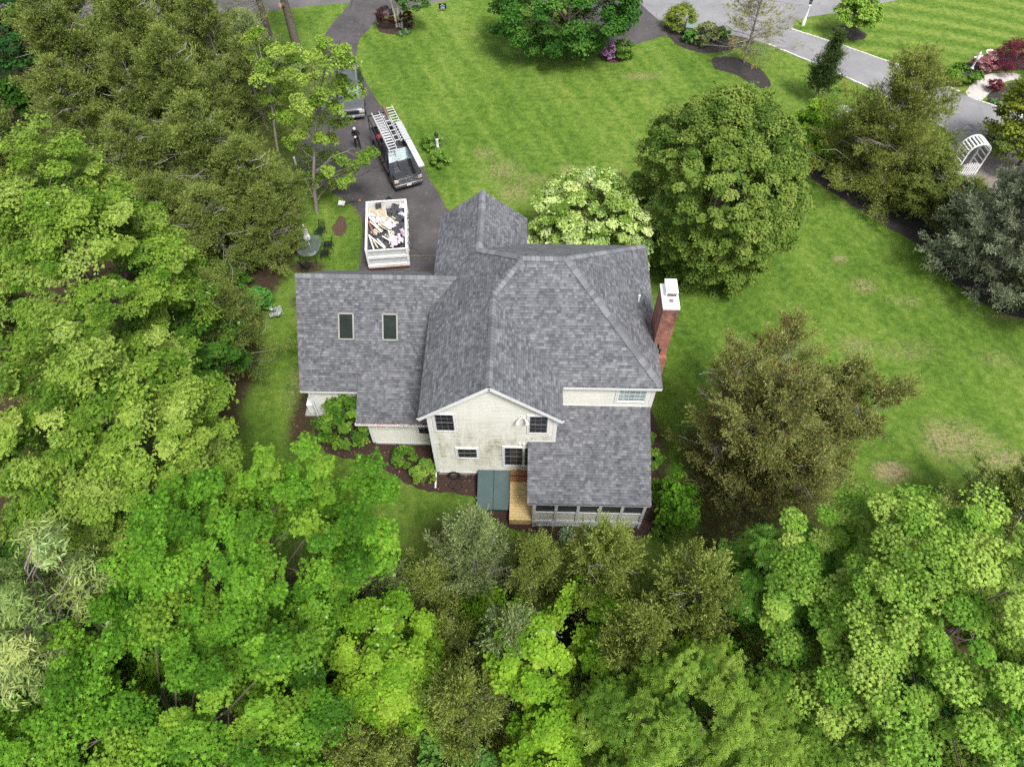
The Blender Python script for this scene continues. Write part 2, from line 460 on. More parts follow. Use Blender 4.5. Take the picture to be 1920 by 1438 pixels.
lu = t.math('ADD', lu, t.math('MULTIPLY', t.math('SUBTRACT', fine, 0.5), 0.6))
grass = t.ramp(lu, [(0.08, (0.046, 0.094, 0.012)), (0.34, (0.084, 0.155, 0.018)), (0.56, (0.124, 0.203, 0.028)), (0.88, (0.212, 0.268, 0.056))])
# clover and weeds: bluish green spots
clo = t.noise(ob, 1.1, 3, 0.6)
grass = t.mix(t.ramp(clo, [(0.54, 0.0), (0.66, 0.55)]), grass, (0.048, 0.115, 0.012))
rough_ = t.noise(ob, 5.5, 6, 0.78)
dn = t.math('MULTIPLY', sp.outputs[1], t.math('MULTIPLY', t.ramp(rough_, [(0.40, 0.0), (0.62, 1.0)]), 1.7))
grass = t.mix(t.ramp(dn, [(0.22, 0.0), (0.85, 0.9)]), grass, t.ramp(fine, [(0.3, (0.20, 0.155, 0.07)), (0.7, (0.42, 0.325, 0.20))]))
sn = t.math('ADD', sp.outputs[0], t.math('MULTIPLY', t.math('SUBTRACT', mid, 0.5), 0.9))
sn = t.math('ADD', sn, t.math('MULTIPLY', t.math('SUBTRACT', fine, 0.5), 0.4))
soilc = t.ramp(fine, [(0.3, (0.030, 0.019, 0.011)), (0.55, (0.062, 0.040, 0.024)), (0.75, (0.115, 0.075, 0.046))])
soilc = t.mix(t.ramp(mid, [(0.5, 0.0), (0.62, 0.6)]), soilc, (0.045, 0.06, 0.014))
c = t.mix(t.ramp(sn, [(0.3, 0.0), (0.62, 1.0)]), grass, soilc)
c = t.mix(0.35, c, tiny, 'OVERLAY')
t.l(c, t.b.inputs['Base Color'])
t.setp(Roughness=0.95); t.b.inputs['Specular IOR Level'].default_value = 0.15
t.bump(t.math('ADD', fine, t.math('MULTIPLY', tiny, 0.6)), 0.9, 0.06)
me.materials.append(t.m)
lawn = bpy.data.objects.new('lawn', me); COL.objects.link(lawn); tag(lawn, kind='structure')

# ------------------------------------------------------------------ flat sheets
def wobble(poly, amp, step=0.4, seed=0, smooth=2):
    p = [np.array(q, float) for q in poly]
    for _ in range(smooth):
        q = []
        for a, b in zip(p, p[1:] + p[:1]): q += [0.75 * a + 0.25 * b, 0.25 * a + 0.75 * b]
        p = q
    out = []
    for a, b in zip(p, p[1:] + p[:1]):
        n_ = max(1, int(np.linalg.norm(b - a) / step))
        for k in range(n_): out.append(a + (b - a) * k / n_)
    rs = random.Random(seed)
    return [(a[0] + rs.uniform(-amp, amp), a[1] + rs.uniform(-amp, amp)) for a in out]
def sheet(name, poly, z, m, amp=0.03, seed=0, smooth=1, kind='structure', dome=0.0):
    pts = wobble(poly, amp, 0.35, seed, smooth)
    bm = bmesh.new()
    vs = [bm.verts.new((a, b, z)) for a, b in pts]
    es = [bm.edges.new((vs[i], vs[(i + 1) % len(vs)])) for i in range(len(vs))]
    bmesh.ops.triangle_fill(bm, use_beauty=True, edges=es)
    for f in bm.faces:
        if f.normal.z < 0: f.normal_flip()
    me = bpy.data.meshes.new(name); bm.to_mesh(me); bm.free()
    me.materials.append(m)
    o = bpy.data.objects.new(name, me); COL.objects.link(o)
    return tag(o, kind=kind)

def asphalt(name, lo, hi, tint):
    t = NT(name); ob = t.obj()
    a = t.noise(ob, 0.5, 5, 0.6); b = t.noise(ob, 40, 3, 0.7); c_ = t.noise(ob, 2.2, 5, 0.7)
    c = t.ramp(a, [(0.3, lo), (0.7, hi)])
    c = t.mix(t.ramp(c_, [(0.55, 0.0), (0.75, 0.45)]), c, tint)
    c = t.mix(0.3, c, b, 'OVERLAY')
    vo = t.n('TexVoronoi', feature='DISTANCE_TO_EDGE'); vo.inputs['Scale'].default_value = 0.22
    wv = t.n('VectorMath', operation='ADD'); t.l(ob, wv.inputs[0]); wn_ = t.n('TexNoise'); wn_.inputs['Scale'].default_value = 0.9; wn_.inputs['Detail'].default_value = 4; t.l(ob, wn_.inputs['Vector']); t.l(wn_.outputs['Color'], wv.inputs[1]); t.l(wv.outputs[0], vo.inputs['Vector'])
    ck = t.math('MULTIPLY', t.math('LESS_THAN', vo.outputs['Distance'], 0.006), t.ramp(t.noise(ob, 0.35, 2), [(0.5, 0.0), (0.56, 0.75)]))
    c = t.mix(ck, c, tuple(x * 0.45 for x in lo))
    t.l(c, t.b.inputs['Base Color']); t.setp(Roughness=0.82); t.b.inputs['Specular IOR Level'].default_value = 0.3
    t.bump(b, 0.25, 0.01)
    return t.m
M['asphalt'] = asphalt('driveway_asphalt', (0.050, 0.046, 0.048), (0.092, 0.083, 0.082), (0.19, 0.165, 0.15))
M['road'] = asphalt('road_asphalt', (0.18, 0.177, 0.181), (0.245, 0.241, 0.243), (0.31, 0.30, 0.295))
M['street'] = asphalt('street_asphalt', (0.10, 0.092, 0.093), (0.15, 0.138, 0.136), (0.19, 0.17, 0.16))
def mulchm(name, a, b):
    t = NT(name); ob = t.obj()
    n_ = t.noise(ob, 22, 4, 0.75); n2_ = t.noise(ob, 2, 3)
    c = t.ramp(n_, [(0.35, a), (0.7, b)])
    c = t.mix(t.ramp(n2_, [(0.55, 0.0), (0.75, 0.4)]), c, (0.1, 0.07, 0.045))
    t.l(c, t.b.inputs['Base Color']); t.setp(Roughness=0.95); t.bump(n_, 1.0, 0.05)
    return t.m
M['mulch'] = mulchm('brown_mulch', (0.022, 0.011, 0.008), (0.085, 0.042, 0.030))
M['mulchdark'] = mulchm('dark_mulch', (0.018, 0.015, 0.014), (0.055, 0.046, 0.043))
M['mulchred'] = mulchm('red_mulch', (0.04, 0.022, 0.014), (0.135, 0.075, 0.05))
t = NT('pavers'); ob = t.obj()
br = t.n('TexBrick'); t.l(ob, br.inputs['Vector'])
br.inputs['Color1'].default_value = (0.25, 0.21, 0.19, 1); br.inputs['Color2'].default_value = (0.17, 0.145, 0.135, 1); br.inputs['Mortar'].default_value = (0.12, 0.11, 0.10, 1)
br.inputs['Scale'].default_value = 1; br.inputs['Brick Width'].default_value = 0.22; br.inputs['Row Height'].default_value = 0.11; br.inputs['Mortar Size'].default_value = 0.008
t.l(t.mix(0.3, br.outputs[0], t.noise(ob, 1.2, 4), 'OVERLAY'), t.b.inputs['Base Color']); t.setp(Roughness=0.85)
M['paver'] = t.m
t = NT('pale_pavers'); ob = t.obj()
br = t.n('TexBrick'); t.l(ob, br.inputs['Vector'])
br.inputs['Color1'].default_value = (0.55, 0.5, 0.47, 1); br.inputs['Color2'].default_value = (0.42, 0.38, 0.36, 1); br.inputs['Mortar'].default_value = (0.3, 0.27, 0.25, 1)
br.inputs['Scale'].default_value = 1; br.inputs['Brick Width'].default_value = 0.22; br.inputs['Row Height'].default_value = 0.11; br.inputs['Mortar Size'].default_value = 0.008
t.l(br.outputs[0], t.b.inputs['Base Color']); t.setp(Roughness=0.85)
M['palepaver'] = t.m

driveway = [(-15.1, 63.8), (-15.3, 60.7), (-16.3, 57.5), (-16.7, 55.1), (-16.0, 52.6), (-15.2, 50.5), (-15.0, 47.7), (-15.4, 45.1), (-15.8, 42.6), (-16.0, 40.3), (-15.5, 38.7), (-14.5, 37.8), (-13.2, 37.2), (-11.8, 36.3), (-10.8, 35.2), (-10.3, 34.0), (-10.1, 31.7), (-9.9, 27.0), (-4.2, 26.0), (-4.2, 33.2), (-4.6, 34.8), (-5.3, 36.1), (-6.0, 37.7), (-6.9, 39.5), (-8.0, 41.6), (-9.5, 44.1), (-10.9, 46.8), (-12.1, 49.1), (-13.1, 51.4), (-13.6, 53.4), (-13.7, 55.3), (-13.1, 57.0), (-12.2, 58.6), (-10.6, 59.8), (-8.7, 61.9), (-8.4, 64.0)]
sheet('driveway', driveway, 0.008, M['asphalt'], 0.05, 1, smooth=1)
sheet('street', [(-30.7, 57.8), (-25.5, 58.4), (-19.5, 60.3), (-14.7, 61.2), (-13.3, 61.4), (-10.4, 60.4), (-8.2, 61.2), (-4.1, 62.5), (3, 61.5), (9, 63.5), (14, 65.5), (9, 70), (-4.2, 70), (-13.9, 71), (-27.6, 70), (-46, 66), (-46, 58)], 0.004, M['street'], 0.05, 2)
sheet('turnaround', [(4.0, 58.9), (6.1, 53.9), (8.5, 55.0), (11.6, 56.7), (11.1, 58.6), (10.5, 59.7), (9.4, 62.6), (5.9, 62.3)], 0.008, M['asphalt'], 0.04, 3, smooth=0)
roadp = [(8.8, 63.4), (10.5, 59.7), (11.2, 58.6), (13.7, 57.0), (17.9, 56.3), (19.5, 55.4), (22.9, 52.6), (25.6, 50.1), (28.3, 47.3), (30.5, 44.5), (30.6, 42.2), (31.5, 40.8), (35.5, 39.7), (40, 40), (44, 44), (37.7, 45.3), (34.8, 47.4), (32.8, 49.1), (30.2, 51.8), (29.7, 52.2), (25.1, 55.5), (21.8, 57.6), (22.4, 59.2), (26.0, 60.3), (29.9, 61.7), (37, 64.6), (37, 70), (24.0, 69), (12, 69)]
sheet('road', roadp, 0.012, M['road'], 0.02, 4, smooth=1)
sheet('garden_path', [(33.0, 48.9), (34.0, 50.2), (35.3, 51.4), (36.5, 51.8), (38.2, 51.8), (38.2, 50.9), (36.9, 50.8), (35.4, 49.5), (34.2, 48.3), (33.9, 48.0)], 0.020, M['palepaver'], 0.01, 5)
sheet('paved_court', [(29.6, 43.2), (29.0, 40.9), (30.2, 39.2), (31.0, 37.6), (33.0, 36.5), (36, 38), (36, 41.5), (32.0, 42.2)], 0.016, M['paver'], 0.01, 6)
for nm, p, mk, z in [
    ('mulch_bed', [(-12.5, 57.4), (-12.1, 56.4), (-10.8, 56.1), (-9.8, 56.5), (-9.4, 57.3), (-10.0, 58.3), (-11.1, 58.7), (-12.2, 58.4)], 'mulch', 0.008),
    ('mulch_bed', [(5.5, 54.6), (5.9, 53.0), (6.8, 52.3), (7.7, 52.9), (8.1, 54.3), (7.0, 55.0)], 'mulchred', 0.012),
    ('mulch_bed', [(11.3, 58.7), (11.4, 56.6), (12.3, 54.8), (13.7, 54.1), (15.0, 54.1), (16.4, 54.6), (18.7, 55.6), (17.9, 56.4), (13.7, 57.2)], 'mulchdark', 0.016),
    ('mulch_bed', [(14.5, 52.9), (14.8, 53.5), (16.0, 53.7), (17.8, 52.8), (18.8, 50.9), (18.6, 49.3), (17.6, 49.3), (16.3, 51.2), (14.7, 51.7)], 'mulchdark', 0.008),
    ('mulch_bed', [(25.1, 58.0), (25.4, 56.8), (26.6, 56.0), (27.6, 56.4), (27.9, 57.3), (27.0, 58.2), (26.0, 58.4)], 'mulchdark', 0.008),
    ('mulch_bed', [(18.8, 40.0), (20.0, 38.4), (21.7, 36.3), (23.4, 34.4), (24.8, 33.2), (25.3, 31.6), (25.8, 30.0), (27.2, 28.2), (29.2, 26.8), (40, 22), (40, 36), (35.5, 38.5), (31.2, 38.6), (29.8, 40.3), (27.2, 43.2), (23.7, 44.2), (19.6, 43.0)], 'mulchdark', 0.006),
    ('mulch_bed', [(34.2, 48.2), (35.4, 49.4), (36.9, 50.7), (42, 51.0), (42, 46.9), (37.9, 46.2)], 'mulchdark', 0.014),
    ('mulch_bed', [(32.6, 49.5), (34.9, 51.3), (36.2, 52.0), (38.2, 52.2), (42, 52.6), (42, 54.6), (36.8, 54.7), (34.5, 53.0), (32.4, 50.6)], 'mulchdark', 0.014),
    ('mulch_bed', [(-10.9, 19.4), (-10.7, 18.3), (-9.7, 17.2), (-8.5, 17.0), (-7.4, 16.7), (-6.3, 16.2), (-5.4, 15.6), (-4.6, 15.3), (-3.5, 15.2), (-2.3, 15.1), (-1.9, 14.5), (-1.1, 13.8), (-0.3, 13.4), (0.9, 13.0), (1.0, 16.4), (-0.4, 16.8), (-4.1, 16.9), (-4.8, 18.4), (-7.6, 18.4), (-8.8, 19.6), (-10.2, 20.0)], 'mulch', 0.006),
    ('mulch_bed', [(0.7, 14.2), (0.7, 12.7), (2.2, 12.6), (4.5, 12.7), (6.1, 13.1), (7.0, 14.4), (7.1, 16.8), (7.2, 19.9), (6.6, 20.6), (6.0, 18.4), (5.8, 14.0)], 'mulch', 0.010),
    ('mulch_bed', [(-11.95, 34.9), (-11.5, 34.5), (-11.3, 33.8), (-11.4, 33.0), (-11.9, 32.8), (-12.2, 33.3), (-12.2, 34.2)], 'mulchred', 0.008)]:
    sheet(nm, p, z, M[mk], 0.07, int(p[0][0] * 7) % 99, smooth=2)
# grass seam across the driveway, paint-less joint
M['seam'] = pm('seam_weeds', (0.10, 0.11, 0.05), 0.9, var=0.4, scale=12)
sheet('driveway_seam', [(-7.6, 31.22), (-6.2, 31.25), (-5.0, 31.36), (-4.2, 31.4), (-4.2, 31.47), (-5.0, 31.44), (-6.2, 31.34), (-7.6, 31.29)], 0.013, M['seam'], 0.025, 9, smooth=0)
# stone kerbs beside the light road
def kerb(line):
    mb = MB(); rs = random.Random(5)
    for a, b in zip(line, line[1:]):
        a, b = V(a + (0,)), V(b + (0,)); L = (b - a).length; n_ = max(1, int(L / 0.3))
        for k in range(n_):
            p = a + (b - a) * ((k + 0.5) / n_)
            mb.box((p.x, p.y, 0.03 + rs.uniform(-0.01, 0.012)), (L / n_ - 0.02, 0.13, 0.10), rz=math.atan2((b - a).y, (b - a).x) + rs.uniform(-0.05, 0.05))
    return tag(mb.build('stone_kerb', M['kerbstone'], bevel=0.012), kind='structure')
M['kerbstone'] = pm('kerb_stone', (0.55, 0.53, 0.5), 0.85, var=0.25, scale=4)
kerb([(19.5, 55.35), (22.9, 52.55), (25.6, 50.05), (28.3, 47.25), (30.4, 44.6)])
kerb([(21.8, 57.65), (25.1, 55.55), (29.7, 52.25), (32.8, 49.2)])
kerb([(34.0, 48.0), (34.8, 47.5), (36.3, 46.4)])
# ------------------------------------------------------------------ the house
house = thing('house', 'two storey house with grey shingle roofs, cream clapboard walls and a brick chimney', 'house', (0, 20, 0))
HO = V((0, 20, 0))
def hb(mb, name, m, parent=None, **kw):
    """link a mesh given in world coordinates as a part of the house (or a sub-part)"""
    mb.v = [(p[0] - HO.x, p[1] - HO.y, p[2]) for p in mb.v] if not kw.pop('keep', False) else mb.v
    return mb.build(name, m, parent or house, **kw)

def span(poly, z):
    xs_ = []
    n = len(poly)
    for i in range(n):
        (u0, z0), (u1, z1) = poly[i], poly[(i + 1) % n]
        if abs(z1 - z0) < 1e-9: continue
        k = (z - z0) / (z1 - z0)
        if 0 <= k <= 1: xs_.append(u0 + (u1 - u0) * k)
    return (min(xs_), max(xs_)) if len(xs_) >= 2 else None

def clap(poly, P0, U, N, m, step=0.113, name='wall'):
    mb = MB(); P0, U, N = V(P0), V(U), V(N)
    zmin = min(p[1] for p in poly); zmax = max(p[1] for p in poly)
    P = lambda u, z, o: P0 + U * u + N * o + V((0, 0, z))
    zb = zmin
    while zb < zmax - 0.01:
        zt = min(zb + step, zmax)
        a = span(poly, zb + 1e-4); b = span(poly, zt - 1e-4)
        if a and b:
            mb.add([P(a[0], zb, .034), P(a[1], zb, .034), P(b[1], zt, .003), P(b[0], zt, .003), P(a[0], zb, -.02), P(a[1], zb, -.02)],
                   [(0, 1, 2, 3), (4, 5, 1, 0)])
        zb = zt
    return hb(mb, name, m, fix=False)

def roofp(pts, U, name='roof', th=0.07):
    pts = [V(p) for p in pts]; U = V(U).normalized()
    n = V((0, 0, 0))
    for i in range(len(pts)): n += pts[i].cross(pts[(i + 1) % len(pts)])
    n.normalize()
    if n.z < 0: pts.reverse(); n = -n
    W = n.cross(U)
    if W.z < 0: W = -W
    bm = bmesh.new(); uvl = bm.loops.layers.uv.new('UVMap')
    top = [bm.verts.new(p - HO) for p in pts]
    bot = [bm.verts.new(p - HO - V((0, 0, th))) for p in pts]
    fs = [bm.faces.new(top), bm.faces.new(list(reversed(bot)))]
    k = len(pts)
    for i in range(k): fs.append(bm.faces.new((top[i], bot[i], bot[(i + 1) % k], top[(i + 1) % k])))
    for f in bm.faces:
        for l in f.loops:
            l[uvl].uv = ((l.vert.co + HO).dot(U), (l.vert.co + HO).dot(W))
    me = bpy.data.meshes.new(name); bm.to_mesh(me); bm.free()
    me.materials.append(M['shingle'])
    o = bpy.data.objects.new(name, me); COL.objects.link(o); o.parent = house
    return o

E_ = 5.9; S = 0.8
A = (-4.42, 15.9, E_); PF = (-1.28, 15.9, 8.412); E1 = (1.86, 15.9, E_); E1b = (1.86, 17.7, E_)
G = (-1.28, 20.84, 8.412); HL = (-0.02, 22.1, 9.42); HR = (1.9, 22.1, 9.42)
FR = (6.3, 17.7, E_); BR = (6.3, 26.5, E_); YB = 28.35
BG = (-2.11, 24.19, 7.748); BP = (-2.11, YB, 7.748); BL = (-4.42, YB, E_); BE = (0.2, YB, E_); BEi = (0.2, 26.5, E_)
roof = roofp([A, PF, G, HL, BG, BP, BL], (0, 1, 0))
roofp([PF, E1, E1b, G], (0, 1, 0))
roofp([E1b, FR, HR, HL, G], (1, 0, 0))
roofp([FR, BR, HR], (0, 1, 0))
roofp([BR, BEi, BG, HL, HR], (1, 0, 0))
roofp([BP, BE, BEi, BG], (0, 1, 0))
K = 0.9875
WE = 3.0; WY = 19.15; WX = -10.85; RZ = 6.95; RY = WY + (RZ - WE) / K
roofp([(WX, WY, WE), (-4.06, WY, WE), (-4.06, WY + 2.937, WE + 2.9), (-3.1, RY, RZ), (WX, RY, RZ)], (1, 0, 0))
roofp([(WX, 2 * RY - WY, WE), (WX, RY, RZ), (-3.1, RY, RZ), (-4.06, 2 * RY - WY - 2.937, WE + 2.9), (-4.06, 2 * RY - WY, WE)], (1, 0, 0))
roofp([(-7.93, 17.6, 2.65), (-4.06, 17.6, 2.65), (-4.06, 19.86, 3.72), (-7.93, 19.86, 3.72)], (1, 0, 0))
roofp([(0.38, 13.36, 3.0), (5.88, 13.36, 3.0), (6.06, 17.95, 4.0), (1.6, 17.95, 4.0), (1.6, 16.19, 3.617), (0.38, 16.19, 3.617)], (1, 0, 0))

def nrm(a, b, c):
    n = (V(b) - V(a)).cross(V(c) - V(a)); n.normalize()
    return n if n.z > 0 else -n
NL = nrm(A, PF, BL); NRg = nrm(PF, E1, G); NF = nrm(E1b, FR, HR); NR = nrm(FR, BR, HR); NB = nrm(BR, BEi, HR); NBR = nrm(BP, BE, BG)
NWF = V((0, -K, 1)).normalized(); NWB = V((0, K, 1)).normalized()
rs = random.Random(3)
def ridge(a, b, n1, n2, wd=0.165, first=0.0):
    mb = MB(); a, b = V(a), V(b); r = (b - a); L = r.length; r.normalize()
    d1 = n1.cross(r); d2 = n2.cross(r)
    if d1.dot(n1 - n2) < 0 and abs(d1.dot(n1 - n2)) > 1e-3: d1 = -d1
    if d2.dot(n2 - n1) < 0 and abs(d2.dot(n2 - n1)) > 1e-3: d2 = -d2
    if d1.z > 0: d1 = -d1
    if d2.z > 0: d2 = -d2
    up = (n1 + n2).normalized()
    step = 0.195; k = int(L / step)
    for i in range(k + 1):
        s0 = i * step; s1 = min(s0 + step + 0.03, L)
        if s1 - s0 < 0.05: continue
        j = rs.uniform(-0.006, 0.006)
        vs = []
        for s_, h in ((s0, 0.060), (s1, 0.022)):
            p = a + r * s_
            vs += [p + d1 * (wd + j) + n1 * h, p + up * (h + 0.012), p + d2 * (wd + j) + n2 * h]
        vs += [a + r * s0 + d1 * (wd + j) + n1 * 0.012, a + r * s0 + d2 * (wd + j) + n2 * 0.012]
        mb.add(vs, [(0, 1, 4, 3), (1, 2, 5, 4), (6, 7, 2, 1, 0)])
    return hb(mb, 'ridge_cap', M['ridge'], roof, fix=False)
ridge(PF, G, NL, NRg); ridge(G, HL, NL, NF); ridge(HL, HR, NB, NF); inn = lambda p: (p[0] + (HR[0] - p[0]) * .04, p[1] + (HR[1] - p[1]) * .04, p[2] + (HR[2] - p[2]) * .04)
ridge(inn(FR), HR, NF, NR); ridge(inn(BR), HR, NB, NR)
ridge(BP, BG, NL, NBR); ridge(BG, HL, NL, NB); ridge((WX, RY, RZ), (-3.15, RY, RZ), NWF, NWB)

# walls
GX0, GX1, GY = -4.06, 1.6, 16.19
clap([(GX0, .45), (GX1, .45), (GX1, 6.0), (-1.28, 8.25), (GX0, 6.0)], (0, GY, 0), (1, 0, 0), (0, -1, 0), M['siding'])
clap([(0, .45), (3.2, .45), (3.2, 6.0), (0, 6.0)], (GX0, 19.39, 0), (0, -1, 0), (-1, 0, 0), M['sidingplain'])
clap([(0, 3.0), (1.76, 3.0), (1.76, 5.95), (0, 5.95)], (GX1, GY, 0), (0, 1, 0), (1, 0, 0), M['sidingplain'])
clap([(GX1, .45), (6.07, .45), (6.07, 5.86), (GX1, 5.86)], (0, 17.95, 0), (1, 0, 0), (0, -1, 0), M['sidingplain'])
clap([(0, .45), (8.3, .45), (8.3, 5.86), (0, 5.86)], (6.07, 17.95, 0), (0, 1, 0), (1, 0, 0), M['sidingplain'])
clap([(-6.07, .45), (0, .45), (0, 5.86), (-6.07, 5.86)], (0, 26.25, 0), (-1, 0, 0), (0, 1, 0), M['sidingplain'])
clap([(-0.0, .1), (4.06, .1), (4.06, 5.9), (2.11, 7.45), (0.0, 5.9)], (0, 28.1, 0), (-1, 0, 0), (0, 1, 0), M['sidingplain'])
clap([(0, .1), (1.9, .1), (1.9, 5.86), (0, 5.86)], (0.0, 26.2, 0), (0, 1, 0), (1, 0, 0), M['sidingplain'])
clap([(0, .1), (8.7, .1), (8.7, 5.86), (0, 5.86)], (GX0, 28.1, 0), (0, -1, 0), (-1, 0, 0), M['sidingplain'])
clap([(-10.45, .35), (GX0, .35), (GX0, 2.98), (-10.45, 2.98)], (0, 19.39, 0), (1, 0, 0), (0, -1, 0), M['sidingplain'])
clap([(0, .35), (7.6, .35), (7.6, 3.1), (3.8, 6.75), (0, 3.1)], (-10.45, 26.95, 0), (0, -1, 0), (-1, 0, 0), M['sidingplain'])
clap([(GX0 * -1, .1), (10.45, .1), (10.45, 3.0), (GX0 * -1, 3.0)], (0, 26.95, 0), (-1, 0, 0), (0, 1, 0), M['sidingplain'])
clap([(-7.45, .35), (GX0, .35), (GX0, 2.62), (-7.45, 2.62)], (0, 17.83, 0), (1, 0, 0), (0, -1, 0), M['sidingplain'])
clap([(0, .35), (1.6, .35), (1.6, 2.66), (0, 3.35)], (-7.45, 19.42, 0), (0, -1, 0), (-1, 0, 0), M['sidingplain'])
mb = MB()   # foundation
mb.box2((GX0 + .03, GY + .03, -.1), (GX1 - .03, 19, .45)); mb.box2((GX1 - .03, 18.0, -.1), (6.03, 26.2, .45)); mb.box2((-10.4, 19.45, -.1), (GX0 + .03, 26.9, .35)); mb.box2((-7.41, 17.88, -.1), (GX0 + .03, 19.45, .34)); mb.box2((-4.0, 26.2, -.1), (-.05, 28.05, .2))
hb(mb, 'foundation', M['concrete'])

# white trim: rakes, fascias, corner boards, soffits
def board(a, b, w_, t_, up=(0, 0, 1), name='fascia_board'):
    mb = MB(); mb.bar(a, b, t_, w_, up); hb(mb, name, M['trim'])
def slab(name, a, b): mb = MB(); mb.box2(a, b); hb(mb, name, M['trim'])
for (p, q) in ((A, PF), (E1, PF)):
    board((p[0], 15.915, p[2] - .15), (q[0], 15.915, q[2] - .15), .19, .035, name='rake_board')
    mb = MB(); mb.prism([(p[0], 15.93, p[2] - .075), (q[0], 15.93, q[2] - .075), (q[0], 16.17, q[2] - .075), (p[0], 16.17, p[2] - .075)], (0, 0, -.02)); hb(mb, 'soffit', M['trim'])
board((1.9, 17.715, 5.74), (6.3, 17.715, 5.74), .17, .035)
slab('soffit', (1.62, 17.73, 5.68), (6.28, 17.93, 5.70))
board((6.285, 17.735, 5.74), (6.285, 20.05, 5.74), .17, .035); board((6.285, 21.55, 5.74), (6.285, 26.48, 5.74), .17, .035)
slab('soffit', (6.09, 17.95, 5.66), (6.27, 20.08, 5.68)); slab('soffit', (6.09, 21.5, 5.66), (6.27, 26.3, 5.68))
board((.2, 26.49, 5.74), (6.3, 26.49, 5.74), .17, .03)
board((-4.41, 15.94, 5.74), (-4.41, 21.6, 5.74), .17, .03); board((-4.41, 24.8, 5.74), (-4.41, YB, 5.74), .17, .03)
slab('soffit', (-4.39, 16.2, 5.66), (-4.08, 21.5, 5.68))
board((WX, WY + .012, WE - .15), (-7.95, WY + .012, WE - .15), .16, .03)
slab('soffit', (WX + .02, WY + .03, 2.80), (-7.4, 19.37, 2.82))
for y0, z0, y1, z1 in ((WY + .03, WE, RY, RZ), (2 * RY - WY, WE, RY, RZ)):
    board((WX + .012, y0, z0 - .16), (WX + .012, y1, z1 - .16), .17, .03, name='rake_board')
board((-7.915, 17.62, 2.51), (-7.915, 19.84, 3.56), .14, .03, name='rake_board')
slab('soffit', (-7.9, 17.63, 2.47), (-4.08, 17.81, 2.49))
for x, y, z0, z1, sx, sy in ((GX0, GY, .45, 6.05, -1, -1), (GX1, GY, 3.62, 6.0, 1, -1), (6.07, 17.95, 3.95, 5.75, 1, -1), (-10.45, 19.39, .35, 2.95, -1, -1), (-7.45, 17.83, .35, 2.6, -1, -1), (6.07, 26.25, .45, 5.75, 1, 1)):
    mb = MB()
    mb.box2((x + sx * .035, y + sy * .037, z0), (x - sx * .13, y + sy * .004, z1))
    mb.box2((x + sx * .037, y + sy * .034, z0), (x + sx * .004, y - sy * .13, z1))
    hb(mb, 'corner_board', M['trim'])
for a_, b_ in (((GX0 + .13, GY - .04, .36), (0.9, GY - .002, .47)), ((-7.32, 17.79, .26), (GX0 - .05, 17.828, .37)), ((-10.3, 19.35, .26), (-7.6, 19.388, .37)), ((1.64, 17.91, 3.98), (6.0, 17.948, 4.08)), ((.42, GY - .038, 3.62), (1.6, GY - .003, 3.7))):
    slab('base_board', a_, b_)

def window(P0, U, N, u0, u1, z0, z1, cols=3, rows=4, pane='glass', mull=0, sill=False, meet=True, trim=.12, name='window', munt=True):
    P0, U, N = V(P0), V(U), V(N)
    mb = MB(); Z = V((0, 0, 1))
    Mx = Matrix((U, N, Z)).transposed()
    def bx(m_, a, b, c, d, o0, o1): m_.box(P0 + U * ((a + b) / 2) + N * ((o0 + o1) / 2) + Z * ((c + d) / 2), (abs(b - a), abs(o1 - o0), abs(d - c)), M=Mx)
    bx(mb, u0 - trim, u0, z0 - trim, z1 + trim, .0, .06); bx(mb, u1, u1 + trim, z0 - trim, z1 + trim, .0, .06)
    bx(mb, u0, u1, z1, z1 + trim, .0, .058); bx(mb, u0, u1, z0 - trim, z0, .0, .058); bx(mb, u0 - .035, u0, z0, z1, .0, .075); bx(mb, u1, u1 + .035, z0, z1, .0, .075); bx(mb, u0 - .035, u1 + .035, z1, z1 + .035, .0, .075); bx(mb, u0 - .035, u1 + .035, z0 - .05, z0, .0, .085)
    if sill: bx(mb, u0 - trim - .03, u1 + trim + .03, z0 - trim - .05, z0 - trim + .002, 0, .10)
    for k in range(mull):
        um = u0 + (u1 - u0) * (k + 1) / (mull + 1); bx(mb, um - .05, um + .05, z0, z1, .0, .056)
    f = hb(mb, name, M['trim'])
    pm_ = MB(); bx(pm_, u0, u1, z0, z1, .036, .04)
    hb(pm_, 'pane', M[pane], f)
    ms = MB(); parts = mull + 1; cw = (u1 - u0) / parts
    for k in range(parts):
        a = u0 + cw * k + (.05 if k else 0); b = u0 + cw * (k + 1) - (.05 if k < parts - 1 else 0)
        for (p, q, r_, s_) in ((a, a + .035, z0, z1), (b - .035, b, z0, z1), (a + .035, b - .035, z1 - .04, z1), (a + .035, b - .035, z0, z0 + .05)):
            bx(ms, p, q, r_, s_, .04, .056)
        if meet: bx(ms, a + .035, b - .035, (z0 + z1) / 2 - .03, (z0 + z1) / 2 + .03, .04, .06)
        if munt:
            for i in range(1, cols): um = a + (b - a) * i / cols; bx(ms, um - .009, um + .009, z0 + .05, z1 - .04, .04, .047)
            for i in range(1, rows):
                zm = z0 + (z1 - z0) * i / rows
                if abs(zm - (z0 + z1) / 2) > .05 or not meet: bx(ms, a + .035, b - .035, zm - .009, zm + .009, .04, .0475)
    hb(ms, 'sash', M['sash'] if pane == 'glass' else M['white'], f)
    return f
FA = ((0, GY, 0), (1, 0, 0), (0, -1, 0))
window(*FA, -3.72, -2.92, 4.5, 5.85, 3, 4)
window(*FA, .42, 1.2, 4.45, 5.85, 3, 4)
window(*FA, -2.9, -2.02, 2.0, 2.85, 3, 2, meet=True)
window(*FA, -.70, 1.1, 1.33, 3.05, 3, 4, mull=1)
